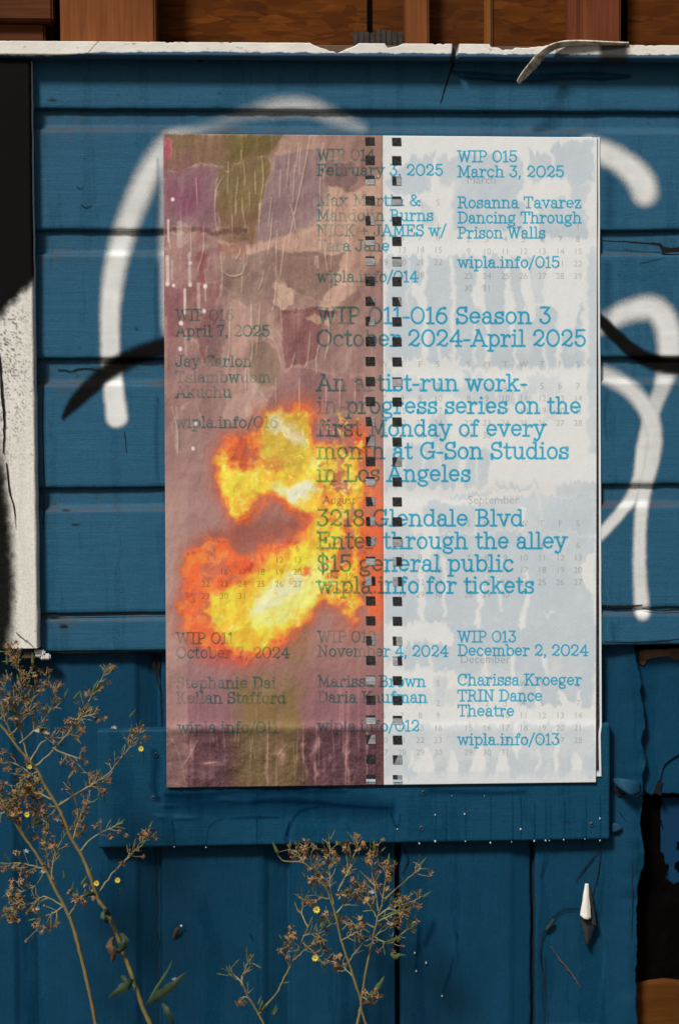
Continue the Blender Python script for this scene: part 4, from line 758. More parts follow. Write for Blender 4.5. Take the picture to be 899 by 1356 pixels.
# ---- lettering: a slab-serif typewriter alphabet drawn as strokes (cap height 1, x-height .70)
def A(cx, cy, rx, ry, a0, a1, n=14): return [(cx + rx * math.cos(math.radians(t)), cy + ry * math.sin(math.radians(t))) for t in np.linspace(a0, a1, n)]
def sf(x, y, w=.15): return [(x - w, y), (x + w, y)]
dot = lambda x, y: [(x, y), (x + .001, y)]
XH = .70; DE = -.30
def bowl(cx, r=.27): return A(cx, .35, r, .35, 0, 360, 22)
G_ = {}
G_['W'] = (1.24, [[(.16, 1), (.39, 0), (.62, .92), (.85, 0), (1.08, 1)], sf(.16, 1), sf(1.08, 1), sf(.62, .95, .08)])
G_['I'] = (.54, [[(.27, 0), (.27, 1)], sf(.27, 0, .19), sf(.27, 1, .19)])
G_['P'] = (.86, [[(.24, 0), (.24, 1)], [(.06, 1), (.48, 1)] + A(.48, .73, .27, .27, 90, -90) + [(.24, .46)], sf(.24, 0, .19)])
G_['0'] = (.90, [A(.45, .5, .36, .5, 0, 360, 28)])
G_['1'] = (.56, [[(.30, 0), (.30, 1), (.10, .84)], sf(.30, 0, .20)])
G_['2'] = (.82, [[(.12, .72)] + A(.40, .70, .28, .30, 170, -20) + [(.50, .40), (.12, .06)], [(.12, .06), (.25, .12), (.45, .02), (.62, .02), (.71, .16)], dot(.14, .72)])
G_['3'] = (.78, [[(.12, 1), (.62, 1), (.34, .62)] + A(.36, .31, .29, .31, 88, -150), dot(.12, .22)])
G_['4'] = (.84, [[(.56, 0), (.56, 1), (.08, .30), (.78, .30)], sf(.56, 0, .16)])
G_['5'] = (.78, [[(.64, 1), (.18, 1), (.15, .54)] + A(.38, .32, .29, .32, 128, -150), dot(.11, .22)])
G_['6'] = (.80, [A(.40, .32, .29, .32, 0, 360, 22), [(.11, .34), (.15, .64), (.32, .90), (.58, 1)], dot(.60, .94)])
G_['7'] = (.76, [[(.10, .80), (.10, 1), (.66, 1), (.42, .46), (.34, 0)]])
G_['8'] = (.80, [A(.40, .27, .28, .27, 0, 360, 20), A(.40, .77, .24, .23, 0, 360, 20)])
G_['$'] = (.82, [[(.66, .74)] + A(.40, .74, .26, .24, 20, 200, 10) + [(.24, .56), (.56, .44)] + A(.41, .26, .28, .26, 40, -170, 12), [(.40, 1.12), (.40, -.12)]])
G_['A'] = (1.0, [[(.14, 0), (.48, 1), (.86, 0)], [(.26, .34), (.74, .34)], sf(.14, 0, .14), sf(.86, 0, .14), [(.34, 1), (.48, 1)]])
G_['B'] = (.90, [[(.24, 0), (.24, 1)], [(.06, 1), (.48, 1)] + A(.48, .76, .22, .24, 90, -90) + [(.24, .52)], [(.48, .52)] + A(.50, .26, .28, .26, 90, -90) + [(.06, 0)]])
G_['C'] = (.94, [A(.50, .5, .40, .5, 42, 318, 22), [(.80, .98), (.80, .70)]])
G_['D'] = (.98, [[(.24, 0), (.24, 1)], [(.06, 1), (.44, 1)] + A(.44, .5, .44, .5, 90, -90, 18) + [(.06, 0)]])
G_['E'] = (.90, [[(.24, 0), (.24, 1)], [(.06, 1), (.78, 1), (.78, .76)], [(.06, 0), (.82, 0), (.82, .26)], [(.24, .52), (.58, .52)], [(.58, .40), (.58, .64)]])
G_['F'] = (.84, [[(.24, 0), (.24, 1)], [(.06, 1), (.76, 1), (.76, .74)], sf(.24, 0, .19), [(.24, .52), (.56, .52)], [(.56, .40), (.56, .64)]])
G_['G'] = (1.0, [A(.50, .5, .40, .5, 42, 330, 22), [(.80, .98), (.80, .70)], [(.56, .42), (.94, .42)], [(.84, .42), (.84, .06)]])
G_['J'] = (.76, [[(.52, 1), (.52, .28)] + A(.30, .26, .22, .26, 0, -170, 12), sf(.52, 1, .18), dot(.10, .26)])
G_['K'] = (1.0, [[(.24, 0), (.24, 1)], sf(.24, 0, .18), sf(.24, 1, .18), [(.26, .40), (.78, 1)], [(.44, .60), (.82, 0)], sf(.78, 1, .14), sf(.84, 0, .14)])
G_['L'] = (.84, [[(.26, 0), (.26, 1)], sf(.26, 1, .19), [(.06, 0), (.76, 0), (.76, .30)]])
G_['M'] = (1.16, [[(.22, 0), (.24, 1), (.58, .12), (.92, 1), (.94, 0)], sf(.20, 0, .16), sf(.96, 0, .16), [(.06, 1), (.24, 1)], [(.92, 1), (1.10, 1)]])
G_['N'] = (1.04, [[(.22, 0), (.22, 1), (.80, 0), (.80, 1)], sf(.22, 0, .16), [(.06, 1), (.22, 1)], sf(.80, 1, .16)])
G_['O'] = (.98, [A(.49, .5, .40, .5, 0, 360, 28)])
G_['R'] = (.96, [[(.24, 0), (.24, 1)], [(.06, 1), (.48, 1)] + A(.48, .75, .25, .25, 90, -90) + [(.24, .50)], [(.50, .50), (.66, .40), (.72, .10), (.80, 0), (.92, 0)], sf(.24, 0, .18)])
G_['S'] = (.80, [A(.40, .75, .27, .25, 30, 230, 12) + A(.42, .26, .29, .26, 70, -160, 14), [(.64, 1), (.64, .76)], [(.13, 0), (.13, .26)]])
G_['T'] = (.90, [[(.45, 0), (.45, 1)], [(.08, .74), (.08, 1), (.82, 1), (.82, .74)], sf(.45, 0, .18)])
for c, w in (('a', 0),): G_['a'] = (.74, [[(.16, .56)] + A(.34, .50, .20, .20, 150, 0, 10) + [(.54, .08), (.60, 0), (.70, 0)], A(.32, .20, .22, .20, 60, 300, 14) + [(.54, .20)], [(.44, .38), (.54, .40)], dot(.16, .55)])
G_['b'] = (.80, [[(.18, 0), (.18, 1), (.04, 1)], A(.44, .35, .27, .35, 0, 360, 22)])
G_['c'] = (.70, [A(.38, .35, .28, .35, 45, 320, 18), dot(.58, .56)])
G_['d'] = (.82, [[(.62, 1), (.62, 0), (.76, 0)], A(.36, .35, .27, .35, 0, 360, 22), [(.48, 1), (.62, 1)]])
G_['e'] = (.74, [[(.11, .38), (.64, .38)] + A(.37, .37, .27, .33, 0, 320, 20)])
G_['f'] = (.54, [[(.24, 0), (.24, .80)] + A(.38, .80, .14, .20, 180, 40, 8), sf(.24, 0, .17), [(.08, XH), (.44, XH)], dot(.48, .92)])
G_['g'] = (.76, [A(.35, .45, .24, .25, 0, 360, 18), [(.52, .62), (.60, .72), (.70, .70)], [(.22, .24), (.14, .12), (.24, .03), (.46, .02), (.62, -.06)] + A(.37, -.14, .27, .16, 20, -200, 14)])
G_['h'] = (.86, [[(.20, 0), (.20, 1), (.06, 1)], [(.20, .44)] + A(.43, .46, .22, .24, 160, 0, 10) + [(.65, 0)], sf(.20, 0, .14), sf(.66, 0, .14)])
G_['i'] = (.44, [[(.08, XH), (.22, XH), (.22, 0)], sf(.22, 0, .17), dot(.21, .96)])
G_['k'] = (.84, [[(.20, 0), (.20, 1), (.06, 1)], sf(.20, 0, .14), [(.22, .28), (.62, XH)], [(.38, .42), (.66, 0)], sf(.62, XH, .12), sf(.68, 0, .13)])
G_['l'] = (.44, [[(.08, 1), (.22, 1), (.22, 0)], sf(.22, 0, .17)])
G_['m'] = (1.22, [[(.06, XH), (.20, XH), (.20, 0)], [(.20, .44)] + A(.40, .48, .20, .22, 160, 0, 9) + [(.60, 0)], [(.60, .44)] + A(.81, .48, .20, .22, 160, 0, 9) + [(1.01, 0)], sf(.20, 0, .13), sf(.61, 0, .12), sf(1.03, 0, .13)])
G_['n'] = (.86, [[(.06, XH), (.20, XH), (.20, 0)], [(.20, .44)] + A(.43, .46, .22, .24, 160, 0, 10) + [(.65, 0)], sf(.20, 0, .14), sf(.66, 0, .14)])
G_['o'] = (.74, [bowl(.37)])
G_['p'] = (.80, [[(.06, XH), (.20, XH), (.20, DE)], A(.45, .35, .26, .35, 0, 360, 22), sf(.20, DE, .15)])
G_['r'] = (.66, [[(.06, XH), (.22, XH), (.22, 0)], sf(.22, 0, .18), [(.22, .40), (.30, .58), (.44, .69), (.58, .64)], dot(.56, .60)])
G_['s'] = (.66, [A(.33, .52, .21, .17, 30, 230, 10) + A(.34, .18, .23, .18, 70, -160, 12), [(.53, .68), (.53, .52)], [(.11, .02), (.11, .20)]])
G_['t'] = (.52, [[(.22, .94), (.22, .16)] + A(.35, .15, .13, .15, 180, 330, 8), [(.06, XH), (.44, XH)]])
G_['u'] = (.84, [[(.06, XH), (.20, XH), (.20, .24)] + A(.41, .23, .21, .23, 180, 340, 9) + [(.64, .30)], [(.50, XH), (.64, XH), (.64, 0), (.78, 0)]])
G_['v'] = (.78, [[(.14, XH), (.39, 0), (.64, XH)], sf(.14, XH, .13), sf(.64, XH, .13)])
G_['w'] = (1.06, [[(.14, XH), (.33, 0), (.53, .64), (.73, 0), (.92, XH)], sf(.14, XH, .13), sf(.92, XH, .13), sf(.53, .66, .06)])
G_['x'] = (.80, [[(.14, XH), (.64, 0)], [(.64, XH), (.14, 0)], sf(.14, XH, .12), sf(.64, XH, .12), sf(.14, 0, .12), sf(.64, 0, .12)])
G_['y'] = (.78, [[(.14, XH), (.40, .02)], [(.66, XH), (.34, -.18), (.22, -.30), (.10, -.26)], sf(.14, XH, .13), sf(.66, XH, .13), dot(.10, -.22)])
G_['z'] = (.70, [[(.12, .52), (.12, XH), (.56, XH), (.10, 0), (.60, 0), (.60, .20)]])
G_[','] = (.34, [[(.16, .06), (.18, .0), (.10, -.20)], dot(.16, .05)]); G_['.'] = (.34, [dot(.16, .04)]); G_['-'] = (.48, [[(.08, .36), (.40, .36)]])
G_['/'] = (.56, [[(.04, -.18), (.50, 1.08)]]); G_['+'] = (.80, [[(.10, .42), (.70, .42)], [(.40, .12), (.40, .72)]]); G_[' '] = (.40, [])
G_['&'] = (.98, [[(.90, .40), (.72, .44), (.60, .16)] + A(.38, .24, .27, .24, -30, -250, 14) + [(.30, .50), (.50, .66)] + A(.40, .80, .18, .18, -20, 200, 12) + [(.30, .62), (.62, .12), (.76, 0), (.90, .02)]])
SM, BG = 14.3, 21.0
LN = [('WIP 016', 233, 309, 424, SM), ('April 7, 2025', 233, 357, 445, SM), ('Jay Carlon', 233, 333, 485, SM), ('Tsiambwuom', 233, 358, 506, SM), ('Akuchu', 233, 306, 526, SM), ('wipla.info/016', 233, 368, 566, SM),
 ('WIP 011', 234, 309, 852, SM), ('October 7, 2024', 234, 383, 871, SM), ('Stephanie Dai', 234, 365, 911, SM), ('Kellan Stafford', 234, 378, 931, SM), ('wipla.info/011', 236, 368, 970, SM),
 ('WIP 014', 420, 496, 212, SM), ('February 3, 2025', 420, 586, 232, SM), ('Max Martin &', 420, 556, 272, SM), ('Mandolin Burns', 420, 573, 292, SM), ('NICK + JAMES w/', 420, 590, 312, SM), ('Tara Jane', 420, 515, 332, SM), ('wipla.info/014', 420, 553, 373, SM),
 ('WIP 011-016 Season 3', 420, 729, 428, BG), ('October 2024-April 2025', 420, 775, 458, BG), ('An artist-run work-', 420, 697, 517, BG), ('in-progress series on the', 420, 768, 547, BG), ('first Monday of every', 420, 721, 577, BG), ('month at G-Son Studios', 420, 752, 607, BG), ('in Los Angeles', 420, 622, 637, BG),
 ('3218 Glendale Blvd', 420, 692, 696, BG), ('Enter through the alley', 420, 749, 726, BG), ('$15 general public', 420, 679, 756, BG), ('wipla.info for tickets', 420, 706, 785, BG),
 ('WIP 012', 421, 497, 850, SM), ('November 4, 2024', 421, 593, 869, SM), ('Marissa Brown', 421, 563, 909, SM), ('Daria Kaufman', 421, 565, 930, SM), ('wipla.info/012', 421, 555, 968, SM),
 ('WIP 015', 606, 684, 214, SM), ('March 3, 2025', 606, 746, 234, SM), ('Rosanna Tavarez', 606, 769, 275, SM), ('Dancing Through', 606, 769, 295, SM), ('Prison Walls', 606, 721, 315, SM), ('wipla.info/015', 606, 740, 354, SM),
 ('WIP 013', 606, 683, 850, SM), ('December 2, 2024', 606, 778, 868, SM), ('Charissa Kroeger', 606, 769, 907, SM), ('TRIN Dance', 606, 717, 928, SM), ('Theatre', 606, 680, 948, SM), ('wipla.info/013', 606, 740, 986, SM)]
RES = 2.2; OX, OY = 212, 172
can = np.zeros((int(880 * RES), int(590 * RES)))
def ink_stroke(P, r):
    x0 = min(p[0] for p in P) - r - 2; x1 = max(p[0] for p in P) + r + 2; y0 = min(p[1] for p in P) - r - 2; y1 = max(p[1] for p in P) + r + 2
    i0, i1 = max(int((y0 - OY) * RES), 0), int((y1 - OY) * RES) + 1; j0, j1 = max(int((x0 - OX) * RES), 0), int((x1 - OX) * RES) + 1
    yy, xx = np.mgrid[i0:i1, j0:j1]; c = sst(.45, -.45, segdist(xx / RES + OX, yy / RES + OY, P) - r); can[i0:i1, j0:j1] = np.maximum(can[i0:i1, j0:j1], c[:can.shape[0] - i0, :can.shape[1] - j0])
for txt, x0, x1, base, cap in LN:
    tot = sum(G_[c][0] for c in txt); kx = (x1 - x0 + cap * .12) / tot; cx = x0 - cap * .06
    for c in txt:
        w, S = G_[c]
        for s in S:
            r = cap * (.065 if len(s) != 2 or abs(s[0][0] - s[1][0]) > .01 or abs(s[0][1] - s[1][1]) > .3 else .092)
            ink_stroke([(cx + p[0] * kx, base - p[1] * cap) for p in s], r)
        cx += w * kx
yy, xx = np.mgrid[0:can.shape[0], 0:can.shape[1]]; lx = xx / RES + OX; ly = yy / RES + OY
f = gfaces(*can.shape); cf = can.ravel(); f = f[cf[f].max(1) > .04]; u, inv = np.unique(f, return_inverse=True)
lxu, lyu = lx.ravel()[u], ly.ravel()[u]
covu = cf[u] * np.where(lxu < 500, np.clip(.38 + .62 * sst(.38, .62, fbm(lxu / 22, lyu / 16, 4, 130)) + .3 * sst(560, 600, lyu) * sst(830, 790, lyu) * (lxu > 400), 0, 1), 1); FI = inv.reshape(f.shape); onl = lxu[FI].mean(1) < 507
M_ink2 = ink('teal_ink_on_photo', (0.24, 0.62, 0.66), (0.06, 0.18, 0.18), 0.12)
for sel, mt in ((onl, M_ink2), (~onl, M_ink)):
    q, qi = np.unique(FI[sel], return_inverse=True); mk('lettering', W(lxu[q], lyu[q], pheight(lxu[q], lyu[q]) + .0004), qi.reshape(-1, 4), mt, poster, {'cov': covu[q]})
# ---- binding holes of the photographed notebook
def hole(x0, y0, i, side):
    r = np.random.default_rng(i * 2 + side + 300); n = 25; t = np.linspace(0, 1, n); U, Vv = np.meshgrid(t, t); w, hh = 12.2, 11.8 if i else 10.5
    C = np.zeros((n, n, 3)) + 4 + 8 * fbm(U * 4 + i * 3, Vv * 4, 3, i)[..., None]
    kind = r.choice(4, p=[.42, .22, .18, .18]) if i not in (0, 1, 7, 10, 13) else 0
    g = np.array([150, 152, 154]) * (.72 + .5 * fbm(U * 2 + i * 5, Vv * 9, 3, 400 + i))[..., None]
    if kind == 1: C = np.where((Vv > r.uniform(.05, .45))[..., None], g, C)
    if kind == 2: C = np.where((U > r.uniform(.35, .6))[..., None] if r.random() > .5 else (U < r.uniform(.35, .6))[..., None], g, C)
    if kind == 3: C = np.where((U + Vv * r.uniform(-.6, .6) > .6)[..., None], g * .9, C)
    if i == 32: C = np.where((Vv > .52)[..., None], np.array([170, 190, 202]) * (1 - .7 * (np.abs(Vv - .86) < .06))[..., None], C)
    X = x0 + U * w + .5 * (Vv - .5); Y = y0 + Vv * hh
    grid('binding_hole', W(X, Y, pheight(X, Y) + .0008), M_print, poster, {'col': albedo(C)}, False)
for i in range(33):
    k = i - 1; y0 = 181.8 if i == 0 else 206 + 26.75 * k - .01 * k * k; s = (y0 - 182) / 845.
    hole(483.6 + 1.2 * s, y0, i, 0); hole(518.9 + 1.2 * s, y0 + .6, i, 1)
# ---- grey calendar numerals and month names (flat print)
def textmesh(items):
    VV, FF, n = [], [], 0; dg = None
    cache = {}
    for s, cx, cy, size in items:
        if s not in cache:
            cu = D.curves.new('t', 'FONT'); cu.body = s; cu.size = 1; cu.align_x = 'CENTER'; cu.resolution_u = 4; o = D.objects.new('t', cu); COL.objects.link(o)
            me = D.meshes.new_from_object(o.evaluated_get(bpy.context.evaluated_depsgraph_get())); cache[s] = (np.array([v.co[:2] for v in me.vertices]), [tuple(p.vertices) for p in me.polygons])
            D.objects.remove(o); D.meshes.remove(me); D.curves.remove(cu)
        v, fs = cache[s]
        X = cx + v[:, 0] * size; Y = cy - v[:, 1] * size; VV.append(W(X, Y, pheight(X, Y) + .00025)); FF += [tuple(i + n for i in q) for q in fs]; n += len(v)
    return np.concatenate(VV), FF
CX7 = [620, 644.3, 668.6, 692.9, 717.2, 741.2, 764.8]
def cal(x7, y0, first, last, name=None, nx=0, ny=0, hy=None, dy=16.3, minx=0):
    items = []
    if name: items.append((name, nx, ny, 15.5))
    if hy:
        for c, q in zip('SMTWTFS', x7):
            if q > minx: items.append((c, q, hy, 11.5))
    for dnum in range(1, last + 1):
        k = first + dnum - 1; q = x7[k % 7]
        if q > minx: items.append((str(dnum), q, y0 + (k // 7) * dy, 11.5))
    V_, F_ = textmesh(items); mk('calendar_print', V_, F_, M_num, poster, {'cov': np.ones(len(V_))}, False)
CX6 = [q - 185 for q in CX7]
cal(CX7, 304, 6, 31, 'March', 637, 243, None); cal(CX6, 302, 6, 28, None, 0, 0, 272, minx=500)
cal(CX7, 515, 0, 30, None, 0, 0, 486); cal(CX6, 515, 4, 31, None, 0, 0, 486, minx=500)
cal(CX7, 726, 1, 30, 'September', 653, 667, 697); cal(CX6, 726, 5, 31, None, 0, 0, 697, minx=500)
cal(CX7, 935, 0, 31, 'December', 642, 878, 909); cal(CX6, 935, 5, 30, None, 0, 0, 909, minx=500)
items = [('August', 449, 667, 15.5)]; CXL = [272.5 + 24.3 * i for i in range(7)]
for yv, row in ((741, {4: '12', 5: '13'}), (726, {5: '6'}), (757, {1: '16', 2: '17', 3: '18', 4: '19', 5: '20'}), (773, {0: '22', 1: '23', 2: '24', 3: '25', 4: '26', 5: '27'}), (789, {0: '29', 1: '30', 2: '31'})):
    for c, s in row.items(): items.append((s, CXL[c], yv + 4, 11.5))
for q in ('18', '25'): items.append((q, 437, 742 + 16 * ('18', '25').index(q) + 24, 11.5)); items.append((str(int(q) + 1), 462, 742 + 16 * ('18', '25').index(q) + 24, 11.5))
V_, F_ = textmesh(items); mk('calendar_print', V_, F_, ink('olive_numeral_ink', (.55, .56, .40), (.2, .2, .1), .1), poster, {'cov': np.ones(len(V_))}, False)
items = [('January', 288, 241, 15.5)]
for j in range(5):
    for i in range(7):
        n_ = j * 7 + i - 2
        if 1 <= n_ <= 31: items.append((str(n_), 246 + 24.3 * i, 302 + 16.3 * j, 11.5))
V_, F_ = textmesh(items); mk('calendar_print', V_, F_, coat('pale_numeral_ink', (.42, .36, .34), .22), poster, {'cov': np.ones(len(V_))}, False)
# ---- the older sheet underneath, showing along the right edge
n = 200; s = np.linspace(0, 1, n)[:, None]; uu = np.concatenate([[222], np.linspace(240, 784, 20), [786, 788, 789.5, 792.4, 792.9, 794.0, 795.4]])[None]
Xp = np.repeat(uu, n, 0); Yp = 181.5 + s * (1028 - 181.5) + 0 * Xp; shift = np.interp(s, [0, .1, .2, .35, .7, .92, .935, 1], [-1.9, -1.5, -1.9, -1.0, .1, .7, -.7, .3]) + .5 * (fbm(s * 14, s * 0, 3, 7) - .5)
Xp = Xp + shift * (Xp > 780); dd = .0021 + .0004 * np.sin(s * 40) * (Xp > 791) + .0014 * sst(956, 974, Yp) + 0 * Xp
Cc = np.zeros(Xp.shape + (3,)) + np.array([205, 212, 214]); blk = np.broadcast_to((uu >= 786) & (uu <= 792.4), Xp.shape) & (Yp < 1023); Cc[blk] = (9, 9, 12)
under = tag(grid('poster', W(Xp, Yp, dd), M_print, None, {'col': albedo(Cc)}), 'older paper poster underneath, showing only as thin black and white edge at right', 'poster')
# ------------------------------------------------------------------ weeds
M_stem = plain('weed_stem', (0.17, 0.135, 0.05), .7, .35, 60, .4, stretch=(1, 1, .2)); M_twig = plain('weed_twig', (0.25, 0.21, 0.10), .75, .5, 60, 0); M_green = weedmat('weed_green', (0.045, 0.085, 0.03), (0.10, 0.14, 0.045))
M_head = weedmat('seed_head', (0.12, 0.05, 0.017), (0.42, 0.26, 0.12)); M_leaf = plain('weed_leaf', (0.028, 0.05, 0.026), .6, .35, 60, .5); M_dry = plain('dry_leaf', (.10, .055, .025), .9, .4, 80, .6)
M_yel = plain('yellow_petal', (0.72, 0.58, 0.06), .6, .12, 200, 0); M_fluff = plain('seed_fluff', (0.72, 0.70, 0.64), .9, .1, 200, 0); M_ctr = plain('flower_centre', (0.45, 0.28, 0.03), .7, .2, 300, 0)
def tube_geo(P, R, n=6):
    P = np.asarray(P, float); m_ = len(P); T = np.gradient(P, axis=0); T /= np.linalg.norm(T, axis=1, keepdims=True) + 1e-12
    ref = np.array([0, 1.0, 0.05]); U = np.cross(T, ref); U /= np.linalg.norm(U, axis=1, keepdims=True) + 1e-12; Vv = np.cross(T, U)
    an = np.linspace(0, 2 * math.pi, n, endpoint=False); ring = U[:, None] * np.cos(an)[None, :, None] + Vv[:, None] * np.sin(an)[None, :, None]
    V = (P[:, None] + ring * np.asarray(R)[:, None, None]).reshape(-1, 3); i = np.arange(m_ * n).reshape(m_, n); j = np.roll(i, -1, 1)
    return V, np.stack([i[:-1], j[:-1], j[1:], i[1:]], -1).reshape(-1, 4)
def petal(V, F, d, up, L, w, mid=.5, bend=0.0):
    d = np.asarray(d, float); d /= np.linalg.norm(d); s = np.cross(d, up); s /= np.linalg.norm(s) + 1e-9; nrm = np.cross(s, d); k = len(V)
    for t, ww in ((0, .25), (mid, 1), (1, .08)):
        c = d * L * t + nrm * bend * t * t * L; V += [c - s * w * ww, c + s * w * ww]
    F += [(k, k + 1, k + 3, k + 2), (k + 2, k + 3, k + 5, k + 4)]
def headmesh(seed, kind):
    r = np.random.default_rng(seed); V, F = [], []; u = .00106
    if kind == 'star':                               # dried head, bracts folded back
        for k in range(11):
            t = 2 * math.pi * k / 11 + r.uniform(-.3, .3); d = (math.cos(t), math.sin(t), r.uniform(-.9, .7)); petal(V, F, d, (0, 0, 1), u * r.uniform(2.6, 4.8), u * r.uniform(.5, .9), .45, r.uniform(-.4, .2))
        for k in range(8):
            t = 2 * math.pi * k / 8; d = (math.cos(t) * .5, math.sin(t) * .5, 1); petal(V, F, d, (0, 1, .1), u * r.uniform(1.6, 3), u * .8, .4)
    elif kind == 'cup':
        for k in range(9):
            t = 2 * math.pi * k / 9 + r.uniform(-.2, .2); d = (math.cos(t) * .55, math.sin(t) * .55, .9); petal(V, F, d, (math.cos(t), math.sin(t), 0), u * r.uniform(3.2, 5), u * .9, .5, .25)
    elif kind == 'fluff':
        for k in range(46):
            d = r.normal(0, 1, 3); d[2] = abs(d[2]) * 1.0 - .15; petal(V, F, d, r.normal(0, 1, 3), u * r.uniform(3, 5), u * .16, .5)
    elif kind == 'flower':
        for k in range(9):
            t = 2 * math.pi * k / 9 + r.uniform(-.1, .1); d = (math.cos(t), -.35, math.sin(t)); petal(V, F, d, (0, 1, 0), u * r.uniform(4.6, 5.6), u * 1.35, .62)
    elif kind == 'bud':
        P = [(0, 0, 0), (0, 0, u * 2), (0, 0, u * 5), (0, 0, u * 9), (0, 0, u * 11)]; a_, b_ = tube_geo(P, [u * .7, u * 1.5, u * 1.3, u * .7, u * .15], 7); return a_, b_
    return np.array(V), F
def as_mesh(name, kind, seed, mat):
    V, F = headmesh(seed, kind); me = D.meshes.new(name); me.from_pydata([tuple(v) for v in V], [], [tuple(int(i) for i in f) for f in F]); me.materials.append(mat); me.update(); return me
ME = {'star': [as_mesh('seed_head', 'star', s, M_head) for s in range(4)], 'cup': [as_mesh('seed_head', 'cup', s + 9, M_head) for s in range(3)], 'fluff': [as_mesh('seed_fluff', 'fluff', s, M_fluff) for s in range(2)], 'flower': [as_mesh('flower', 'flower', 3, M_yel)], 'bud': [as_mesh('bud', 'bud', 1, M_green)]}
def inst(kind, name, p, d, parent, r, scale=1.0, free=False):
    o = D.objects.new(name, r.choice(ME[kind])); o.parent = parent; o.location = Vector(p) - Vector(wloc(parent))
    if not free:
        q = Vector(d).to_track_quat('Z', 'X').to_matrix().to_4x4() @ Matrix.Rotation(r.uniform(0, 6.28), 4, 'Z'); o.rotation_euler = q.to_euler()
    o.scale = (scale,) * 3; COL.objects.link(o); return o
def leaf(parent, P, wid, mat, fold=.25, name='leaf'):
    """blade along a px polyline with depth, folded along its rib, wavy edge"""
    P = np.array(catmull(P, 5)); C = W(P[:, 0], P[:, 1], P[:, 2]); n = len(C); t = np.linspace(0, 1, n); w = wid * .00106 * (np.sin(np.pi * t ** .75) * .95 + .05 * (1 - t)) * (1 + .15 * np.sin(t * 25))
    T = np.gradient(C, axis=0); T /= np.linalg.norm(T, axis=1, keepdims=True); S = np.cross(T, [0, 1, 0]); S /= np.linalg.norm(S, axis=1, keepdims=True); N = np.cross(S, T)
    rows = [C + S * w[:, None] * k + N * (abs(k) * w * fold)[:, None] for k in (-1, -.5, 0, .5, 1)]
    return grid(name, np.stack(rows, 0), mat, parent)
def weed(label, base_d, stems, branches, flowers, buds, leaves, nheads, seed, twig_every=7.0, fluffs=()):
    r = random.Random(seed); nr = np.random.default_rng(seed)
    b0 = stems[0]; root0 = W(b0[0], b0[1], base_d); root = thing('weed', (root0[0], root0[1], 0), label, 'weed', 'dry weeds in front of the wall')
    VV, FF, n = [], [], 0; tips = []
    def add(P, R, k=6):
        nonlocal n
        a_, f_ = tube_geo(P, R, k); VV.append(a_); FF.append(f_ + n); n += len(a_)
    for st_ in stems[1]:
        pts, r0, r1 = st_; q = np.array(catmull([(p[0], p[1], p[2] if len(p) > 2 else base_d) for p in pts], 6)); q[:, :2] += nr.normal(0, .22, (len(q), 2)); C = W(q[:, 0], q[:, 1], q[:, 2])
        if pts[0][1] >= 1350:                         # carry the stem down to the soil
            dirn = C[0] - C[4]; dirn = dirn / max(1e-6, -dirn[2]); g = np.array([C[0] + dirn * z for z in np.linspace(C[0][2], .05, 8)]); g[:, 0] = C[0][0] + (g[:, 0] - C[0][0]) * .5; g[:, 1] = np.interp(np.linspace(1, 0, 8), [0, 1], [C[0][1], C[0][1]]); g[0, 2] = -.01; C = np.concatenate([g, C[1:]]) if g[-1][2] >= C[0][2] - .4 else C
            ordr = np.argsort(C[:8, 2]); C[:8] = C[:8][ordr]
        R = np.linspace(r0, r1, len(C)) * .00044 * (1 + .10 * nr.normal(0, 1, len(C))); add(C, R, 8)
    cand = []; NST = len(VV)
    for br in branches:
        pts, dens = br[0], br[1] if len(br) > 1 else 1.0; off = r.uniform(-.03, .03)
        q = np.array(catmull([(p[0], p[1]) for p in pts], 6)); m_ = len(q); L = np.hypot(*np.diff(q, axis=0).T).sum(); dep = base_d + np.linspace(0, 1, m_) * off; q += nr.normal(0, .5, q.shape)
        C = W(q[:, 0], q[:, 1], dep); add(C, np.linspace(2.3, 1.0, m_) * .00050, 5)
        k = max(3, int(L / twig_every * dens * 1.75)); 
        for j in range(k):
            t = r.uniform(.22, 1.0); i = min(m_ - 1, int(t * (m_ - 1))); dv = q[min(i + 1, m_ - 1)] - q[max(i - 1, 0)]; ang = math.atan2(dv[1], dv[0]) + r.choice([-1, 1]) * r.uniform(.35, 1.15)
            ang = ang * .75 + (-math.pi / 2) * .25 if -math.pi < ang < 0 else ang; ll = r.uniform(6, 19) * (1.15 - .35 * t); e = q[i] + ll * np.array([math.cos(ang), math.sin(ang)]); mid = (q[i] + e) / 2 + nr.normal(0, 1.2, 2); d_e = dep[i] + r.uniform(-.014, .014)
            tw = np.array([W(q[i][0], q[i][1], dep[i]), W(mid[0], mid[1], (dep[i] + d_e) / 2 + .002), W(e[0], e[1], d_e)]); add(tw, np.array([1.0, .85, .7]) * .00050, 4); cand.append((tw[2], tw[2] - tw[1]))
            if r.random() < .3:                       # a second fork
                e2 = mid + r.uniform(5, 10) * np.array([math.cos(ang + r.choice([-.8, .8])), math.sin(ang + r.choice([-.8, .8]))]); p2 = W(e2[0], e2[1], d_e + .004); add(np.array([tw[1], (tw[1] + p2) / 2, p2]), np.array([1, .9, .7]) * .00053, 4); cand.append((p2, p2 - tw[1]))
        cand.append((C[-1], C[-1] - C[-2]))
    mk('stem', np.concatenate(VV[:NST]), np.concatenate(FF[:NST]), M_stem, root)
    o_ = sum(len(v) for v in VV[:NST]); mk('twigs', np.concatenate(VV[NST:]), np.concatenate(FF[NST:]) - o_, M_twig, root)
    r.shuffle(cand); nb = 0; XV, XF, xn = [], [], 0
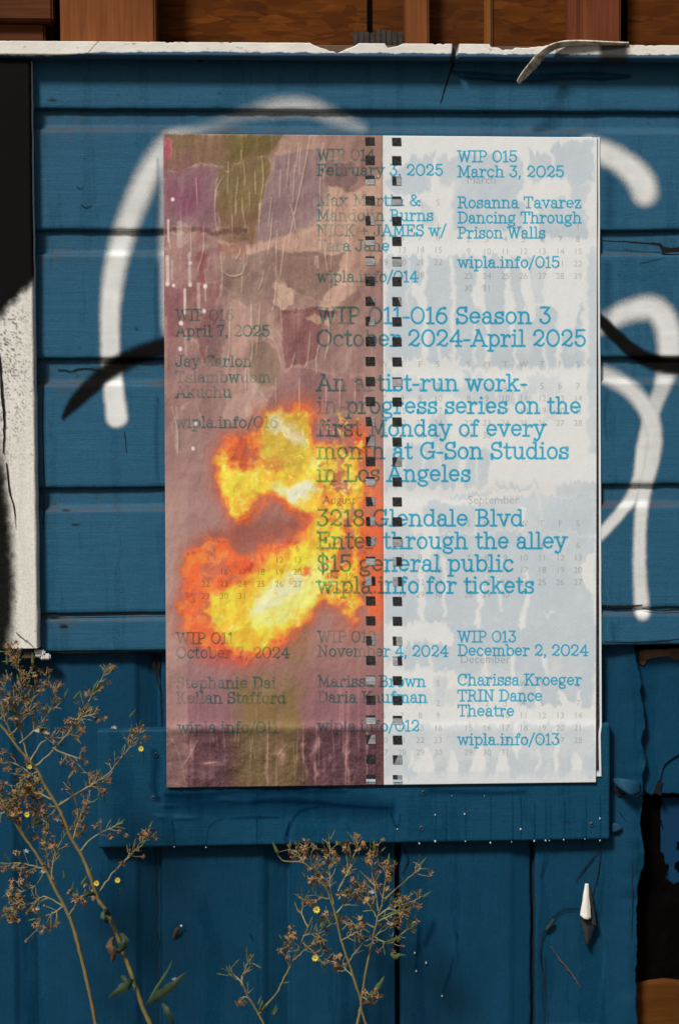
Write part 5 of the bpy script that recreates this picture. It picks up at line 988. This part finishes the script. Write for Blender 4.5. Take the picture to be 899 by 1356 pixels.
    for i, (p, d) in enumerate(cand):
        if i < nheads: inst('star' if r.random() < .7 else 'cup', 'seed_head', p, d, root, r, r.uniform(.95, 1.7))
        elif nb < 70: inst('bud', 'bud', p, d, root, r, r.uniform(.45, .95)); nb += 1
        elif len(XV) < 90:
            a_, f_ = headmesh(500 + i % 5, 'star'); q = Vector(d).to_track_quat('Z', 'X').to_matrix().to_4x4() @ Matrix.Rotation(r.uniform(0, 6.28), 4, 'Z'); XV.append(a_ @ np.array(q.to_3x3()).T * r.uniform(.7, 1.4) + p); XF += [tuple(v + xn for v in g) for g in f_]; xn += len(a_)
    if XV: mk('seed_heads', np.concatenate(XV), XF, M_head, root, None, False)['kind'] = 'stuff'
    for x_, y_, a_, s_ in buds: inst('bud', 'bud', W(x_, y_, base_d + .004), (math.cos(a_), 0, math.sin(a_)), root, r, s_)
    for x_, y_, s_ in flowers:
        p = W(x_, y_, base_d + .018); o = inst('flower', 'flower', p, (0, -1, 0), root, r, s_, True); c = blob('flower_centre', x_, y_, base_d + .019, 1.5 * s_, M_ctr, root); c.parent = o; c.data.transform(Matrix.Translation(-Vector(np.array(o.location)))); c.data.transform(Matrix.Scale(1 / s_, 4))
        q = np.array([p + np.array([0, .002, 0]), p + np.array([.003, .008, -.010]), p + np.array([.001, .018, -.024])]); V_, F_ = tube_geo(q, np.array([.9, .6, .6]) * .00106, 5); mk('flower_stalk', V_, F_, M_green, root)
    for P_, w_, m_, f_ in leaves: leaf(root, P_, w_, m_, f_)
    for x_, y_ in fluffs: inst('fluff', 'seed_fluff', W(x_, y_, base_d + .006), (0, -.3, 1), root, r, 1.0)
    return root
dA, dB, dC, dD = .16, .20, .11, .13
weed('dry weed at the left edge with the thinner stem and densest brown seed heads', dA, [(127, 1356), [([(127, 1358), (122, 1330), (110, 1275), (98, 1230), (88, 1205), (75, 1180), (60, 1150), (48, 1130), (30, 1105), (18, 1085), (2, 1058), (-16, 1026)], 6.2, 3.4)]],
     [([(86, 1202), (62, 1188), (42, 1196), (20, 1200), (12, 1208)], 1.7), ([(76, 1182), (66, 1145), (56, 1100), (50, 1060), (44, 1040)], 1.3), ([(62, 1152), (34, 1144), (2, 1143)], .9), ([(68, 1170), (72, 1135), (86, 1108), (104, 1082)], .8), ([(92, 1212), (108, 1190), (124, 1180)], .8), ([(36, 1112), (24, 1090), (20, 1060), (30, 1044)], 1.8), ([(20, 1088), (8, 1066), (2, 1044)], 1.6), ([(30, 1106), (50, 1080), (56, 1056)], 1.8), ([(60, 1150), (50, 1170), (30, 1180), (14, 1176)], 1.0), ([(84, 1200), (70, 1210), (54, 1216), (50, 1232)], 1.2), ([(10, 1072), (-6, 1080), (-20, 1070)], 1)],
     [(32, 1046, .8), (36, 1078, .8)], [(118, 1160, 1.2, 1.2), (96, 1180, 1.4, 1.1), (108, 1172, 1.0, 1.3), (86, 1164, 1.7, 1.0), (64, 1098, 1.7, 1)], [], 96, 11, 6.4, [(35, 1128), (57, 1155)])
weed('tallest dry weed with thick leaning stem and dark leaves near its foot', dB, [(200, 1356), [([(200, 1358), (190, 1335), (178, 1300), (165, 1265), (150, 1225), (140, 1205), (130, 1190), (120, 1160), (107, 1130), (95, 1110), (85, 1085), (75, 1065), (60, 1040), (50, 1020), (40, 1008), (26, 992), (8, 968), (-8, 950)], 7.0, 3.2)]],
     [([(78, 1066), (110, 1046), (140, 1028), (162, 1002), (180, 978), (187, 968)], .8), ([(45, 1017), (75, 990), (100, 957), (112, 938), (126, 914), (138, 894), (143, 883)], 1.1), ([(38, 1006), (30, 975), (25, 940), (30, 910), (22, 874), (15, 856)], 1.7), ([(26, 985), (56, 956), (72, 924), (60, 892)], 1.6), ([(97, 1112), (108, 1078), (120, 1050), (118, 1022)], .9), ([(106, 1128), (125, 1108), (148, 1096), (160, 1090)], .7), ([(132, 1180), (150, 1156), (168, 1138), (182, 1122), (196, 1110), (208, 1102)], .8), ([(72, 1060), (50, 1050), (24, 1056), (2, 1062)], 1.0), ([(58, 1036), (26, 1014), (0, 1004)], 1.1), ([(20, 980), (6, 950), (4, 920), (12, 896)], 1.6), ([(40, 1008), (60, 980), (84, 976), (100, 962)], 1.2), ([(50, 1022), (34, 1030), (20, 1042)], 1.3), ([(14, 974), (34, 950), (44, 925), (52, 905)], 1.5), ([(82, 1062), (66, 1080), (58, 1092)], 1.2), ([(104, 1070), (96, 1048), (90, 1030)], .9), ([(120, 1040), (136, 1036), (150, 1022)], .9), ([(98, 955), (116, 948), (130, 944)], 1.2), ([(70, 990), (92, 1000), (108, 1004)], .8), ([(-4, 958), (20, 930), (36, 890)], 1.5)],
     [(187, 991, .75), (128, 1169, .75), (156, 1165, .75), (40, 1015, .6)], [(98, 926, .9, 1.2), (124, 914, 1.1, 1.3), (122, 918, 1.0, 1.1), (86, 924, 1.2, 1.1), (172, 950, .9, 1.1), (174, 972, 1.5, 1.1), (155, 1094, .7, 1.1), (198, 1098, 1.2, 1), (44, 880, 1.6, 1.3), (10, 880, 1.6, 1.1)],
     [([(181, 1300, .20), (172, 1304, .215), (158, 1312, .22), (143, 1322, .215)], 6.5, M_leaf, .3), ([(183, 1298, .205), (180, 1304, .22), (178, 1312, .222)], 4, M_leaf, .6), ([(194, 1330, .20), (212, 1318, .21), (230, 1304, .215), (247, 1287, .21)], 6, M_leaf, .35), ([(146, 1214, .205), (140, 1210, .22), (138, 1218, .225), (146, 1224, .215)], 4.5, M_leaf, .8), ([(158, 1236, .2), (163, 1246, .215), (160, 1258, .215), (150, 1262, .21)], 6, M_leaf, .8), ([(152, 1240, .2), (147, 1252, .22), (150, 1266, .22), (148, 1276, .21)], 5.5, M_dry, .9), ([(160, 1292, .2), (164, 1298, .21), (172, 1300, .21)], 4, M_leaf, .7), ([(193, 1332, .2), (208, 1308, .2), (222, 1286, .2), (229, 1270, .2)], 1.8, M_green, .5), ([(214, 1328, .2), (220, 1338, .21), (227, 1350, .21), (230, 1364, .2)], 4, M_leaf, .4), ([(130, 1186, .2), (118, 1184, .21), (108, 1190, .215)], 2.8, M_leaf, .5)], 98, 12, 7.2, [(18, 845 + 12), (151, 964), (50, 968), (62, 972), (232, 1298)])
weed('smallest dry weed, forking low to the left of the bushy one with crossing stems', dC, [(352, 1356), [([(350, 1358), (342, 1342), (330, 1322), (322, 1304)], 4.0, 2.2), ([(342, 1344), (352, 1332), (366, 1316), (374, 1300), (386, 1276), (398, 1250), (408, 1228), (414, 1214)], 3.6, 2.0)]],
     [([(322, 1304), (314, 1294), (306, 1286)], .8), ([(326, 1314), (320, 1296), (326, 1282), (329, 1272)], .9), ([(334, 1326), (326, 1320), (318, 1322)], 1), ([(388, 1272), (400, 1262), (412, 1252), (420, 1250)], 1.4), ([(396, 1254), (386, 1246), (382, 1240)], 1.3), ([(402, 1240), (412, 1236), (424, 1240), (436, 1266)], 1.0), ([(408, 1228), (400, 1210), (402, 1196)], 1.2), ([(384, 1280), (378, 1266), (376, 1254)], 1.2), ([(400, 1248), (416, 1262), (430, 1278)], .9)],
     [(417, 1268, .95)], [(305, 1288, 2.1, .95), (329, 1276, 1.5, .95), (342, 1330, 1.2, 1.0), (362, 1344, 1.0, 1.0), (376, 1302, .2, .7), (374, 1244, 2.2, .8)], [([(360, 1344, .11), (364, 1338, .115), (366, 1330, .115)], 2, M_green, .4), ([(343, 1342, .11), (346, 1332, .118), (348, 1324, .118)], 2, M_green, .4)], 30, 13, 7.5)
weed('bushy dry weed below the middle of the poster with two crossing brown stems', dD, [(474, 1356), [([(473, 1358), (476, 1340), (478, 1328), (470, 1300), (460, 1270), (451, 1242), (445, 1215), (438, 1192), (430, 1172), (416, 1154), (400, 1142), (386, 1141), (374, 1139), (366, 1128)], 5.0, 1.8), ([(486, 1360), (481, 1346), (478, 1330), (482, 1300), (489, 1262), (495, 1236), (504, 1202), (515, 1186), (530, 1172), (546, 1158), (558, 1146)], 4.6, 1.8)]],
     [([(441, 1198), (436, 1164), (437, 1135), (436, 1112)], 1.2), ([(447, 1180), (458, 1160), (468, 1136), (474, 1116)], 1.3), ([(434, 1180), (418, 1160), (411, 1136), (402, 1122)], 1.1), ([(438, 1190), (424, 1188), (414, 1178), (412, 1164)], 1.2), ([(497, 1228), (480, 1222), (465, 1226), (450, 1216)], 1.3), ([(495, 1240), (516, 1250), (532, 1236), (546, 1228)], .8), ([(500, 1214), (516, 1202), (540, 1196), (560, 1186)], .9), ([(501, 1206), (496, 1174), (492, 1150), (495, 1122)], 1.0), ([(506, 1198), (510, 1168), (514, 1146)], 1.0), ([(462, 1274), (474, 1256), (490, 1242)], .6), ([(470, 1298), (452, 1278), (434, 1272)], .6), ([(444, 1212), (456, 1196), (464, 1186), (480, 1170)], 1.5), ([(446, 1222), (438, 1222), (430, 1208)], 1.4), ([(500, 1220), (514, 1214), (530, 1206), (536, 1200)], 1.8), ([(500, 1216), (490, 1200), (482, 1186), (486, 1176)], 1.6), ([(402, 1142), (394, 1130), (382, 1124)], 1.2), ([(468, 1138), (460, 1126), (452, 1118)], 1.2), ([(497, 1240), (508, 1228), (520, 1220)], 1.2), ([(452, 1246), (470, 1236), (484, 1230)], 1.0), ([(546, 1160), (556, 1150), (552, 1142)], .9), ([(481, 1320), (492, 1330), (494, 1316)], .6)],
     [(419, 1204, 1.0)], [(368, 1130, 2.0, 1.5), (514, 1146, 1.5, 1.4), (516, 1158, 1.5, 1.1), (556, 1146, .9, 1.2), (560, 1188, .6, 1.2), (544, 1230, .9, 1.2), (495, 1124, 1.5, 1.1), (436, 1114, 1.6, .9), (405, 1126, 1.5, 1.0), (385, 1122, 1.6, .9), (424, 1228, 1.0, 1.4), (524, 1264, -.1, 1.2)], [([(482, 1326, .13), (494, 1316, .14), (504, 1302, .14), (509, 1292, .135)], 3.6, M_green, .5), ([(480, 1330, .13), (490, 1328, .14), (498, 1330, .14)], 3, M_dry, .6), ([(516, 1264, .13), (524, 1268, .14), (530, 1264, .14)], 3, M_green, .5), ([(505, 1250, .13), (522, 1244, .135), (536, 1234, .135)], 1.6, M_green, .4), ([(503, 1215, .13), (530, 1205, .135), (548, 1196, .135)], 1.4, M_green, .4)], 98, 14, 6.2, [(492, 1182), (516, 1224)])
dl = thing('dead_leaf', tuple(W(235, 1240, PD + .004)), 'small curled brown dead leaf stuck on the blue panel right of the tall weed', 'leaf')
leaf(dl, [(230, 1243, PD + .003), (233, 1236, PD + .008), (236, 1230, PD + .010), (239, 1226, PD + .006)], 3.2, M_dry, .8, 'blade'); blob('seed_tuft', 240.5, 1226, PD + .008, 1.6, M_fluff, dl)
